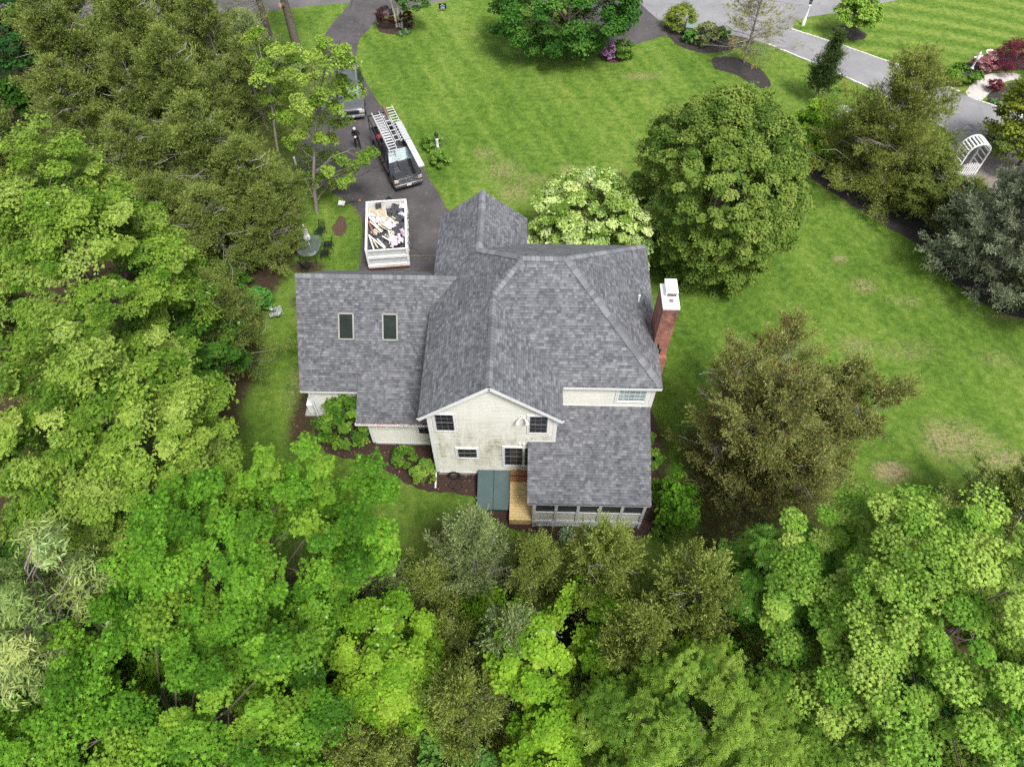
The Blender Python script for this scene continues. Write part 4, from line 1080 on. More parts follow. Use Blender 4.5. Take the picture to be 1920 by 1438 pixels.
def crumple(name, x, y, z, sx, sy, h, m, label, cat, seed, group=None, tears=.35):
    rs = np.random.RandomState(seed); n = 9
    mb = MB(); vs = []
    H = rs.rand(n, n) * h
    for i in range(n):
        for j in range(n):
            u, v_ = i / (n - 1) - .5, j / (n - 1) - .5
            e = max(abs(u), abs(v_)) * 2
            vs.append((u * sx * (1 + tears * (rs.rand() - .5) * e), v_ * sy * (1 + tears * (rs.rand() - .5) * e), H[i, j] * (1 - .4 * e * e)))
    fs = [(i * n + j, (i + 1) * n + j, (i + 1) * n + j + 1, i * n + j + 1) for i in range(n - 1) for j in range(n - 1) if rs.rand() > .05]
    mb.add(vs, fs)
    o = mb.build(name, m, None, fix=False)
    so = o.modifiers.new('thick', 'SOLIDIFY'); so.thickness = .018
    o.location = tw(x, y, z); o.rotation_euler = (rs.uniform(-.12, .12), rs.uniform(-.12, .12), rs.uniform(0, 6.28))
    return tag(o, label, cat, group)
base = crumple('debris_heap', 0, 0, 1.12, 2.3, 4.0, .42, M['tarp'], 'dark heap of torn shingles filling the trailer under the other debris', 'debris heap', 5, tears=.02)
base.rotation_euler = (0, 0, TZ)
for k, (x, y, z, sx, sy, mk, lab) in enumerate([
    (.72, 1.55, 1.48, .8, .6, 'tarp', 'torn black felt in the far right corner of the trailer'), (.35, 1.15, 1.46, .9, .5, 'tarp', 'torn black felt beside the large pallet in the trailer'),
    (.85, .75, 1.42, .6, .9, 'tarp', 'torn black felt along the right side of the trailer load'), (.75, -.35, 1.42, .8, .9, 'tarp', 'torn black felt right of the white sheet in the trailer'), (.9, -1.15, 1.36, .5, .8, 'tarp', 'torn black felt in the near right corner of the trailer'), (-.45, -1.35, 1.3, .9, .7, 'tarp', 'torn black felt under the pale boards in the trailer'), (-.5, 1.75, 1.56, .45, .35, 'tarp', 'small black scrap at the far end of the trailer load'),
    (.55, -1.35, 1.52, .8, .85, 'pink', 'pale pink insulation sheet in the near part of the trailer load'), (1.0, -.7, 1.5, .25, .6, 'pink', 'narrow pink strip against the right side of the trailer'),
    (.2, -.10, 1.68, .7, .65, 'paper', 'crumpled white sheet on top of the middle pallet in the trailer'), (1.0, 1.6, 1.58, .35, .4, 'paper', 'white scrap in the far right corner of the trailer'), (-.35, .55, 1.5, .6, .4, 'paper', 'white scrap in front of the large pallet in the trailer'), (-.9, .9, 1.5, .35, .8, 'paper', 'long white scrap along the left side of the trailer'), (1.0, .85, 1.55, .25, .5, 'paper', 'white strip against the right side of the trailer')]):
    crumple({'tarp': 'roofing_felt', 'pink': 'insulation_sheet', 'paper': 'plastic_sheet'}[mk], x, y, z, sx, sy, .26, M[mk], lab, {'tarp': 'roofing felt', 'pink': 'insulation', 'paper': 'sheet'}[mk], 20 + k, 'torn sheets in the trailer')
for k, (x0, y0, x1, y1, m, lab) in enumerate([(-1.05, .9, -.35, -.35, 'palewood', 'pale board slanting from the left side to the middle of the trailer'), (-1.15, .6, -.75, -.7, 'rust', 'reddish board along the left side of the trailer'), (-1.0, .45, -.3, -.5, 'palewood', 'grey board slanting across the left half of the trailer'),
    (-1.05, -.7, -.75, -1.95, 'palewood', 'pale board nearest the left side at the near end of the trailer'), (-1.05, -.75, -.1, -1.95, 'palewood', 'pale long board fanning right at the near end of the trailer'), (-.55, -1.1, -.05, -1.9, 'palewood', 'pale short board in the fan at the near end of the trailer'), (-.8, -1.2, -.5, -1.9, 'palletwood', 'yellowish short board in the fan at the near end of the trailer'), (.1, -.3, .25, -1.05, 'palewood', 'short pale stick sticking out below the white sheet in the trailer'), (.35, .75, .55, .45, 'palletwood', 'short yellowish stick beside the black felt in the trailer'), (-.25, -.9, .3, -1.5, 'palewood', 'grey board among the felt at the near end of the trailer')]):
    mb = MB(); mb.bar(tw(x0, y0, 1.58), tw(x1, y1, 1.50 + .02 * k), .085, .03)
    tag(mb.build('loose_board', M[m], None), lab, 'board', 'loose boards in the trailer')

# shovel lying on the grass edge
sh = thing('snow_shovel', 'shovel with a white blade and orange handle lying across the edge of the driveway', 'shovel', (-11.55, 35.8, .0))
mb = MB(); pts = []
for i in range(6):
    for j in range(6):
        u = i / 5 - .5; pts.append((-.45 + .42 * (j / 5 - .5), .44 * u + .03, .04 + .10 * (2 * u) ** 2 * .5 + .05 * (1 - j / 5)))
mb.add(pts, [(i * 6 + j, (i + 1) * 6 + j, (i + 1) * 6 + j + 1, i * 6 + j + 1) for i in range(5) for j in range(5)])
o = mb.build('blade', M['white'], sh, fix=False); o.modifiers.new('t', 'SOLIDIFY').thickness = .012
mb = MB(); mb.tube([(-.28, .03, .06), (.2, .16, .11), (.62, .27, .12)], .018, 8); mb.build('shaft', M['iron'], sh, smooth=True)
mb = MB(); mb.tube([(.62, .27, .12), (.70, .22, .13), (.78, .24, .13), (.76, .36, .13), (.68, .35, .13), (.62, .27, .12)], .02, 6); mb.build('handle', M['orange'], sh, smooth=True)

# ------------------------------------------------------------------ person
def person():
    o = thing('person', 'person in black with a pale cap standing on the driveway looking down at a phone', 'person', (-11.72, 41.62, 0), R(4))
    vs, es, rad = [], [], []
    def add(p, r, par=None):
        vs.append(p); rad.append(r)
        if par is not None: es.append((par, len(vs) - 1))
        return len(vs) - 1
    pel = add((0, 0, .93), .145)
    wa = add((0, -.01, 1.08), .135, pel); ch = add((0, .0, 1.28), .155, wa); nb = add((0, .0, 1.42), .095, ch); nk = add((0, -.03, 1.48), .055, nb)
    hd = add((0, -.07, 1.56), .085, nk); ht = add((0, -.10, 1.66), .088, hd); tp = add((0, -.10, 1.72), .06, ht)
    tips = []
    for s_ in (-1, 1):
        sh_ = add((s_ * .17, .0, 1.40), .075, ch); el = add((s_ * .26, .02, 1.15), .05, sh_); wr = add((s_ * .10, -.22, 1.12), .034, el); pa = add((s_ * .06, -.27, 1.13), .034, wr)
        for k in range(4):
            f1 = add((s_ * (.045 - .005 * k), -.305 - .004 * k, 1.15 - .016 * k), .0095, pa); f2 = add((s_ * .018, -.325, 1.165 - .018 * k), .008, f1)
        t1 = add((s_ * .075, -.275, 1.175), .011, pa); add((s_ * .045, -.295, 1.195), .009, t1)
        hp = add((s_ * .10, 0, .86), .105, pel); kn = add((s_ * .13, -.02, .48), .068, hp); an = add((s_ * .15, .03, .09), .048, kn); add((s_ * .16, -.06, .045), .045, an); 
        tt = add((s_ * .165, -.16, .04), .036, len(vs) - 1)
    me = bpy.data.meshes.new('body'); me.from_pydata(vs, es, []); me.update()
    b = bpy.data.objects.new('body', me); COL.objects.link(b)
    sk = b.modifiers.new('skin', 'SKIN'); sk.use_smooth_shade = True; b.modifiers.new('sub', 'SUBSURF').levels = 1
    for i, r in enumerate(rad): me.skin_vertices[0].data[i].radius = (r, r * (.78 if i in (0, 1, 2) else 1)); me.skin_vertices[0].data[i].use_root = (i == 0)
    dg = bpy.context.evaluated_depsgraph_get()
    m2 = bpy.data.meshes.new_from_object(b.evaluated_get(dg)); bpy.data.objects.remove(b)
    m2.name = 'body'; m2.materials.clear(); m2.materials.append(M['cloth']); m2.materials.append(M['skin'])
    for p in m2.polygons:
        c = p.center; p.use_smooth = True
        if c.z > 1.49 or (c.y < -.235 and c.z > 1.0): p.material_index = 1
    b = bpy.data.objects.new('body', m2); COL.objects.link(b); b.parent = o
    mb = MB(); mb.lathe([(.108, 0), (.112, .05), (.098, .11), (.055, .145), (.01, .155)], n=16); c = mb.build('cap', M['cap'], o, smooth=True); c.location = (0, -.085, 1.62); c.rotation_euler = (R(22), 0, 0)
    mb = MB(); mb.prism([(-.085, -.09, .015), (.085, -.09, .015), (.06, -.19, .0), (-.06, -.19, .0)], (0, 0, .012)); mb.build('brim', M['cloth'], c)
    mb = MB()
    for s_ in (-1, 1): mb.lathe([(.012, 0), (.006, .012)], (s_ * .032, -.155, 1.575), 8)
    mb.lathe([(.02, 0), (.006, .03)], (0, -.165, 1.535), 8); mb.box((0, -.15, 1.505), (.05, .012, .01))
    mb.build('face', M['skin'], o)
    ph = MB(); ph.box((0, -.325, 1.165), (.085, .02, .15), M=Matrix.Rotation(R(-50), 3, 'X'))
    p = ph.build('phone', M['paper'], None, loc=(-11.72, 41.62, 0), rz=R(4), bevel=.005)
    tag(p, 'small pale phone held in both hands by the person in black', 'phone')
person()

# ------------------------------------------------------------------ lamp posts, signs, cabinets
def lamp_post(x, y, h, label):
    o = thing('lamp_post', label, 'lamp post', (x, y, 0), 0, 'white garden lamp posts')
    mb = MB(); mb.lathe([(.14, 0), (.14, .5), (.125, .52), (.105, .6), (.10, h - .15), (.115, h - .12), (.06, h)], n=12); mb.build('post', M['white'], o, smooth=True)
    mb = MB(); mb.lathe([(.05, 0), (.11, .03), (.12, .05)], (0, 0, h), 8); mb.lathe([(.15, 0), (.10, .09), (.03, .14), (.02, .2)], (0, 0, h + .28), 8)
    for k in range(6):
        a = k * math.pi / 3; mb.bar((.11 * math.cos(a), .11 * math.sin(a), h + .04), (.13 * math.cos(a), .13 * math.sin(a), h + .29), .014, .014)
    lt = mb.build('lantern', M['iron'], o)
    mb = MB(); mb.lathe([(.095, 0), (.115, .24)], (0, 0, h + .045), 6); mb.build('pane', M['tableglass'], lt)
lamp_post(-6.03, 40.95, 1.45, 'white lamp post with a dark lantern rising from the small bush on the lawn')
lamp_post(22.9, 58.35, 1.75, 'white lamp post with a dark lantern at the corner of road and neighbouring drive')
sg = thing('yard_sign', 'small black yard sign with a blue and white house emblem on the lawn', 'sign', (-7.15, 59.75, 0), R(4))
mb = MB(); mb.box((0, 0, .48), (.62, .02, .46)); mb.build('panel', M['signblack'], sg)
mb = MB(); mb.poly([(-.24, -.013, .50), (0, -.013, .69), (.24, -.013, .50), (.19, -.013, .50), (0, -.013, .645), (-.19, -.013, .50)]); mb.box((0, -.013, .335), (.38, .004, .07)); mb.build('emblem', M['cap'], sg, fix=False)
mb = MB(); mb.poly([(-.16, -.0125, .38), (.16, -.0125, .38), (.16, -.0125, .50), (0, -.0125, .62), (-.16, -.0125, .50)]); mb.build('house_emblem', M['signblue'], sg)
mb = MB()
for s_ in (-.22, .22): mb.bar((s_, 0, 0), (s_, 0, .3), .015, .015, (0, 1, 0))
mb.build('leg', M['steel'], sg)
tf = thing('transformer_cabinet', 'pale green utility cabinet in the dark bed beside the clipped round hedge', 'utility cabinet', (13.3, 56.5, 0), R(-12))
mb = MB(); mb.prism([(-.42, -.4, .08), (-.42, .4, .08), (-.42, .4, 1.02), (-.42, -.4, .88)], (.84, 0, 0)); mb.build('casing', M['transformer'], tf, bevel=.02)
mb = MB(); mb.prism([(-.45, -.44, .885), (-.45, .43, 1.03), (-.45, .43, 1.06), (-.45, -.44, .915)], (.9, 0, 0)); mb.build('lid', M['transformer'], tf)
mb = MB(); mb.box((.12, -.405, .55), (.2, .012, .16)); mb.build('plate', M['cap'], tf)
mb = MB(); mb.box((0, 0, .04), (1.0, 1.0, .08)); mb.build('base', M['concrete'], tf)
mb = MB(); mb.bar((-15.55, 39.2, 0), (-15.55, 39.2, 1.0), .09, .09, (0, 1, 0)); mb.box((-15.55, 39.2, 1.02), (.12, .12, .04))
tag(mb.build('marker_post', M['white'], None, bevel=.006), 'short white post at the shaded edge of the driveway by the airy tree', 'post')

# ------------------------------------------------------------------ patio set
tb = thing('patio_table', 'glass topped patio table with bowed sides on the side lawn', 'table', (-13.15, 31.35, 0), R(-4))
mb = MB(); ring = []
for k in range(48):
    a = 2 * math.pi * k / 48; c, s_ = math.cos(a), math.sin(a)
    e = 3.2; ring.append((.66 * math.copysign(abs(c) ** (2 / 2.3), c), .92 * math.copysign(abs(s_) ** (2 / e), s_), .71))
mb.prism(ring, (0, 0, .012)); mb.build('glass_top', M['tableglass'], tb, fix=True)
mb = MB(); mb.tube([(p[0], p[1], .70) for p in ring] + [(ring[0][0], ring[0][1], .70)], .016, 6); fr = mb.build('rim', M['steel'], tb, smooth=True)
for sx in (-1, 1):
    for sy in (-1, 1):
        mb = MB(); mb.tube([(sx * .45, sy * .7, .69), (sx * .5, sy * .76, .3), (sx * .52, sy * .8, 0)], .02, 6); mb.build('leg', M['iron'], tb)
mb = MB(); mb.tube([(-.45, 0, .68), (.45, 0, .68)], .015, 6); mb.tube([(0, -.8, .68), (0, .8, .68)], .015, 6); mb.lathe([(.22, 0), (.22, .03)], (0, .05, .25), 16); mb.build('frame', M['iron'], tb)
pa = thing('closed_parasol', 'folded white parasol standing in the middle of the glass patio table', 'parasol', (-13.15, 31.4, 0))
mb = MB(); mb.tube([(0, 0, .05), (0, 0, 2.35)], .022, 8); mb.lathe([(.26, 0), (.26, .06), (.1, .09), (.05, .2)], (0, 0, 0), 16); mb.build('pole', M['white'], pa, smooth=True)
mb = MB(); prof = [(1.05, .05), (1.12, .12), (1.3, .16), (1.5, .14), (1.62, .09), (1.75, .13), (2.0, .10), (2.25, .05), (2.38, .02)]
n_ = 24
for z, r_ in prof:
    for k in range(n_):
        a = 2 * math.pi * k / n_; q = r_ * (1 + .28 * math.sin(a * 8 + z * 3)); mb.v.append((q * math.cos(a), q * math.sin(a), z))
for i in range(len(prof) - 1):
    for k in range(n_): a = i * n_ + k; b = i * n_ + (k + 1) % n_; mb.f.append((a, b, b + n_, a + n_))
mb.build('canopy', M['paper'], pa, smooth=True, fix=False)
def chair(x, y, rz, label):
    o = thing('garden_chair', label, 'chair', (x, y, 0), rz, 'black garden chairs around the glass table')
    mb = MB()
    for k in range(7): mb.box((-.22 + .44 * k / 6, 0, .43), (.045, .44, .02))
    mb.box((0, -.22, .425), (.5, .03, .03)); mb.box((0, .22, .425), (.5, .03, .03)); mb.build('seat', M['iron'], o)
    mb = MB()
    for k in range(7): x_ = -.2 + .4 * k / 6; mb.bar((x_, .23, .46), (x_, .36, .92), .025, .015, (0, 1, 0))
    mb.tube([(-.25, .22, .42), (-.25, .37, .9), (-.15, .39, .97), (.15, .39, .97), (.25, .37, .9), (.25, .22, .42)], .016, 6); mb.build('backrest', M['iron'], o)
    for sx in (-1, 1):
        mb = MB(); mb.tube([(sx * .26, .27, .64), (sx * .28, -.05, .65), (sx * .27, -.24, .62), (sx * .25, -.24, .0)], .016, 6); mb.build('armrest', M['iron'], o)
        mb = MB(); mb.tube([(sx * .24, .21, .43), (sx * .25, .3, 0)], .016, 6); mb.build('leg', M['iron'], o)
chair(-12.15, 31.75, R(-82), 'black slatted garden chair facing the table on the lawn side, farther from the wing roof')
chair(-12.22, 31.0, R(-84), 'black slatted garden chair facing the table on the lawn side, nearer the wing roof')
chair(-13.15, 29.95, R(150), 'black garden chair pulled away on the bare earth between the table and the roof')
chair(-12.85, 32.95, R(-25), 'black garden chair at the end of the table beneath the conifers')
chair(-14.35, 31.3, R(95), 'black garden chair in the shade on the woodland side of the table')

# ------------------------------------------------------------------ white garden arbor
ar = thing('garden_arbor', 'white arched garden arbor with a low picket gate at the edge of the dark bed', 'arbor', (29.9, 39.6, 0), R(8))
ar.scale = (1.25, 1.25, 1.2)
def arch(y, r_, m=14): return [(r_ * math.cos(a), y, 1.55 + r_ * .95 * math.sin(a)) for a in np.linspace(0, math.pi, m)]
for y in (0, .75):
    mb = MB(); pts = [(.6, y, 0)] + arch(y, .6) + [(-.6, y, 0)]
    for a, b in zip(pts, pts[1:]): mb.bar(a, b, .075, .055, (0, 1, 0))
    mb.build('arch_frame', M['white'], ar)
mb = MB(); A_ = arch(0, .6, 12)
for p in A_: mb.bar((p[0], 0, p[2]), (p[0], .75, p[2]), .075, .05)
for z in (.3, .62, .94, 1.26):
    for s_ in (-.6, .6): mb.bar((s_, 0, z), (s_, .75, z), .05, .04)
mb.build('slat', M['white'], ar)
gt = MB()
for k in range(9):
    x = -.52 + 1.04 * k / 8; h_ = .82 + .12 * math.cos((k - 4) * .4)
    gt.prism([(x - .04, -.06, .08), (x + .04, -.06, .08), (x + .04, -.06, h_ - .05), (x, -.06, h_), (x - .04, -.06, h_ - .05)], (0, .022, 0))
gt.bar((-.56, -.025, .25), (.56, -.025, .25), .03, .07); gt.bar((-.56, -.025, .68), (.56, -.025, .68), .03, .07)
gt.build('gate', M['white'], ar)
fz = thing('picket_fence', 'short low white picket fence standing beside the garden arbor', 'fence', (28.75, 39.45, 0), R(14))
mb = MB()
for k in range(8):
    x = -.42 + .84 * k / 7
    mb.prism([(x - .04, 0, .05), (x + .04, 0, .05), (x + .04, 0, .75), (x, 0, .82), (x - .04, 0, .75)], (0, .022, 0))
mb.build('picket', M['white'], fz)
mb = MB(); mb.bar((-.48, .04, .22), (.48, .04, .22), .03, .06); mb.bar((-.48, .04, .6), (.48, .04, .6), .03, .06)
for s_ in (-.5, .5): mb.box((s_, .04, .42), (.08, .08, .84))
mb.build('rail', M['white'], fz)
bb = thing('bird_bath', 'white pedestal planter bowl with red soil beside the pink shrub', 'bird bath', (36.2, 53.2, 0))
mb = MB(); mb.lathe([(.22, 0), (.22, .06), (.10, .14), (.09, .6), (.2, .68), (.42, .82), (.43, .86), (.36, .82)], n=20); mb.build('bowl', M['white'], bb, smooth=True)
mb = MB(); mb.lathe([(.35, 0), (.3, .03), (.05, .05)], (0, 0, .80), 16); mb.build('soil', M['terracotta'], bb)
orn = thing('garden_ornament', 'white garden ornament figure standing among the plants near the garden path', 'ornament', (34.75, 52.3, 0))
mb = MB(); mb.lathe([(.16, 0), (.14, .1), (.07, .2), (.06, .7), (.12, .8), (.16, 1.0), (.09, 1.18), (.1, 1.3), (.03, 1.4)], n=12); mb.build('figure', M['white'], orn, smooth=True)
mb = MB(); mb.bar((-.3, 0, .95), (.3, 0, 1.1), .08, .06); mb.build('arm', M['white'], orn)
mb = MB(); mb.lathe([(.18, 0), (.26, .15), (.3, .4), (.24, .46), (.2, .4)], (37.35, 52.9, 0), 16)
tag(mb.build('plant_pot', M['blueglaze'], None, smooth=True), 'dark blue glazed pot between the planter bowl and the red maple', 'plant pot')
mb = MB(); mb.lathe([(.18, 0), (.26, .15), (.3, .4), (.24, .46), (.2, .4)], (33.6, 52.2, 0), 16)
tag(mb.build('plant_pot', M['blueglaze'], None, smooth=True), 'dark blue glazed pot left of the white ornament figure', 'plant pot')
# ------------------------------------------------------------------ vegetation
def leafmat(name, trans=0.22, rough=0.7, spec=0.09):
    t = NT(name)
    a = t.attr('tone').outputs['Color']
    t.l(a, t.b.inputs['Base Color']); t.setp(Roughness=rough); t.b.inputs['Specular IOR Level'].default_value = spec
    tr = t.n('BsdfTranslucent'); hs_ = t.n('HueSaturation'); hs_.inputs['Value'].default_value = 1.25; hs_.inputs['Hue'].default_value = 0.492
    t.l(a, hs_.inputs['Color']); t.l(hs_.outputs[0], tr.inputs['Color'])
    mx = t.n('MixShader'); mx.inputs[0].default_value = trans
    t.l(t.b.outputs[0], mx.inputs[1]); t.l(tr.outputs[0], mx.inputs[2]); t.l(mx.outputs[0], t.out.inputs[0])
    return t.m
M['leaf'] = leafmat('leaf')
M['needle'] = leafmat('needle', 0.25, 0.8, 0.06)

def polar(l): return [(r * math.cos(R(a)), 0.42 + r * math.sin(R(a)), z) for a, r, z in l]
_mp = [(0, 0.42, .04)] + polar([(-40, .40, -.05), (-6, .24, 0), (24, .56, -.06), (55, .27, .02), (90, .60, -.06), (125, .27, .02), (156, .56, -.06), (186, .24, 0), (220, .40, -.05), (270, .22, 0)])
TEMPL = {
 'maple': (_mp, [(0, 10, 1, 2), (0, 2, 3, 4), (0, 4, 5, 6), (0, 6, 7, 8), (0, 8, 9, 10)]),
 'oval': ([(0, 0, 0), (.27, .45, .05), (0, 1, -.06), (-.27, .45, .05)], [(0, 1, 2, 3)]),
 'broad': ([(0, 0, 0), (.34, .3, .05), (.26, .72, .0), (0, 1, -.08), (-.26, .72, .0), (-.34, .3, .05)], [(0, 1, 2, 3), (0, 3, 4, 5)]),
 'long': ([(0, 0, 0), (.10, .4, .03), (0, 1, -.12), (-.10, .4, .03)], [(0, 1, 2, 3)]),
 'oak': ([(0, 0, 0), (.26, .30, .0), (.10, .42, .03), (.32, .66, -.03), (.10, .72, .02), (0, 1, -.05), (-.10, .72, .02), (-.32, .66, -.03), (-.10, .42, .03), (-.26, .30, 0)], [(0, 1, 2, 8), (0, 8, 9, 0), (2, 3, 4, 8), (4, 6, 7, 8), (4, 5, 6, 8)]),
 'pinnate': ([(0, .0, 0), (.05, .5, .02), (0, 1.0, -.05), (-.05, .5, .02),
              (0.01, .25, 0), (.30, .30, -.02), (.46, .52, -.06), (.22, .42, 0), (-.01, .25, 0), (-.22, .42, 0), (-.46, .52, -.06), (-.30, .30, -.02),
              (0.01, .5, 0), (.26, .58, -.02), (.40, .80, -.06), (.18, .70, 0), (-.01, .5, 0), (-.18, .70, 0), (-.40, .80, -.06), (-.26, .58, -.02)],
             [(0, 1, 2, 3), (4, 5, 6, 7), (8, 9, 10, 11), (12, 13, 14, 15), (16, 17, 18, 19)]),
}
TEMPL['oak'] = (TEMPL['oak'][0], [(0, 1, 2, 8), (2, 3, 4, 8), (4, 6, 7, 8), (4, 5, 6, 8)])
TEMPL['oak'] = (TEMPL['oak'][0], [(9, 0, 1, 2), (9, 2, 8, 9)][:1] + [(2, 3, 4, 8), (4, 6, 7, 8), (9, 2, 8, 8)][:2] + [(4, 5, 6, 7)])

def unit(a): return a / np.maximum(np.linalg.norm(a, axis=-1, keepdims=True), 1e-9)
def leaves(name, P, N, size, kind, col, rs, m='leaf'):
    Tv, Tq = TEMPL[kind]; Tv = np.array(Tv); Tq = np.array(Tq)
    n = len(P); N = unit(N)
    ref = unit(rs.randn(n, 3)); X = unit(np.cross(N, ref)); Yv = np.cross(N, X)
    co = P[:, None, :] + size[:, None, None] * (Tv[None, :, 0, None] * X[:, None] + (Tv[None, :, 1, None] - .4) * Yv[:, None] + Tv[None, :, 2, None] * N[:, None])
    nv = len(Tv)
    q = (np.arange(n) * nv)[:, None, None] + Tq[None]
    me = np_mesh(name, co.reshape(-1, 3), q.reshape(-1, 4), np.repeat(col, nv, axis=0))
    me.materials.append(M[m])
    return me

def palette(rs, n_clump_of, nclump, pal, var=.5, young=.15, pale=0.03):
    """colour per leaf: clump tone + leaf tone; some clumps carry yellow young leaves, some leaves show pale undersides"""
    lo, mid, hi, yel = [np.array(c) for c in pal]
    ct = rs.randn(nclump) * .28; cy = (rs.rand(nclump) < young) * rs.rand(nclump); cp = (rs.rand(nclump) < .12) * pale * 3
    n = len(n_clump_of)
    u = np.clip(.5 + ct[n_clump_of] + rs.randn(n) * .2 * var * 2, 0, 1)[:, None]
    c = np.where(u < .5, lo + (mid - lo) * u * 2, mid + (hi - mid) * (u * 2 - 1))
    y = (cy[n_clump_of] * .75 * (.35 + .65 * rs.rand(n)))[:, None]
    c = c + (yel - c) * y
    p = (rs.rand(n) < cp[n_clump_of])[:, None]
    c = np.where(p, np.array([.24, .34, .13]) * (.7 + .5 * rs.rand(n, 1)), c)
    return np.clip(c * 1.22 * (.85 + .3 * rs.rand(n, 1)), .004, .8)

def limb_mesh(name, m, strokes, n=5):
    mb = MB()
    for pts, r0, r1 in strokes:
        k = len(pts); mb.tube(pts, [r0 + (r1 - r0) * i / (k - 1) for i in range(k)], n, cap=False)
    me = bpy.data.meshes.new(name); me.from_pydata(mb.v, [], mb.f); me.materials.append(m)
    for p in me.polygons: p.use_smooth = True
    return me

def broadleaf(seed, rx, ry, rz, zc, kind='maple', lsize=.15, nclump=140, per=220, pal=None, cr=.17, young=.15, pale=.03, trunk_r=.2, flat=.6, fill=.45, low=-.5, bark='bark', trunk=True, lobes=.22, z0=0.0, limbs=46, droop=0.0, upn=.9, off=(0, 0), centers=None):
    rs = np.random.RandomState(seed)
    d = unit(rs.randn(nclump * 4, 3)); d = d[d[:, 2] > low][:nclump]; nclump = len(d)
    fq = rs.randn(5, 3) * 1.9; ph = rs.rand(5) * 6.28
    lob = 1 + lobes * np.mean(np.sin(d @ fq.T + ph), axis=1) * 2.0
    rad = (fill + (1 - fill) * rs.rand(nclump) ** .45) * lob
    C = d * rad[:, None] * np.array([rx, ry, rz]) + np.array([off[0], off[1], zc])
    if centers is not None: C = np.array(centers, float); nclump = len(C)
    Rm = (rx + ry) / 2
    csz = cr * Rm * (.65 + .7 * rs.rand(nclump))
    n = nclump * per
    ci = np.repeat(np.arange(nclump), per)
    ld = unit(rs.randn(n, 3)); ld[:, 2] = np.where(ld[:, 2] < -.1, -ld[:, 2], ld[:, 2])
    rr_ = rs.rand(n) ** .30
    irr = 1 + .35 * np.sin(ld @ (rs.randn(3) * 3) + ci) 
    P = C[ci] + ld * (rr_ * irr * csz[ci])[:, None] * np.array([1, 1, flat]) 
    P[:, 2] -= droop * (rr_ ** 2) * csz[ci] * (1 - np.abs(ld[:, 2]))
    out = unit(P - np.array([off[0], off[1], zc - .3 * rz]))
    N = upn * np.array([0, 0, 1.]) + .45 * ld + .4 * out + .55 * rs.randn(n, 3)
    keep = P[:, 2] > z0 + .05
    P, N, ci = P[keep], N[keep], ci[keep]
    size = lsize * (.5 + 1.0 * rs.rand(len(P)))
    col = palette(rs, ci, nclump, pal, young=young, pale=pale)
    crown = leaves('crown', P, N, size, kind, col, rs)
    strokes = []
    if trunk:
        top = zc + .35 * rz
        tp = [(0, 0, 0)]; x = y = 0
        for k in range(1, 6):
            x += rs.uniform(-.05, .05) * rx * .3; y += rs.uniform(-.05, .05) * ry * .3; tp.append((x + off[0] * (k / 5) ** 1.4, y + off[1] * (k / 5) ** 1.4, top * k / 5))
        strokes.append((tp, trunk_r, trunk_r * .35))
        for i in rs.permutation(nclump)[:limbs]:
            e = C[i]; h = max(.12 * zc, min(top * .92, e[2] - .55 * np.linalg.norm(e[:2] - np.array(off)) - rs.rand() * .5)); k = h / top * 5; k0 = int(min(k, 4)); f = k - k0
            b = np.array(tp[k0]) * (1 - f) + np.array(tp[k0 + 1]) * f
            mid = (b + e) / 2 + np.array([0, 0, .12 * np.linalg.norm(e - b)]) + rs.randn(3) * .06 * Rm
            q1 = (b + mid) / 2 + rs.randn(3) * .02 * Rm; q2 = (mid + e) / 2 + rs.randn(3) * .03 * Rm
            e = b + (e - b) * .86
            strokes.append(([b, q1, mid, q2, e], trunk_r * (.18 + .14 * rs.rand()), .012 + .01 * rs.rand()))
            for _ in range(2):
                t_ = e + unit(rs.randn(3)) * csz[i] * .9
                strokes.append(([q2, (q2 + t_) / 2 + rs.randn(3) * .05, t_], .02, .006))
    else:
        for i in rs.permutation(nclump)[:limbs]:
            e = C[i]; strokes.append(([(rs.uniform(-.1, .1) * rx, rs.uniform(-.1, .1) * ry, 0), e * .55 + rs.randn(3) * .03, e], trunk_r, .008))
    tm = limb_mesh('trunk', M[bark], strokes)
    return crown, tm

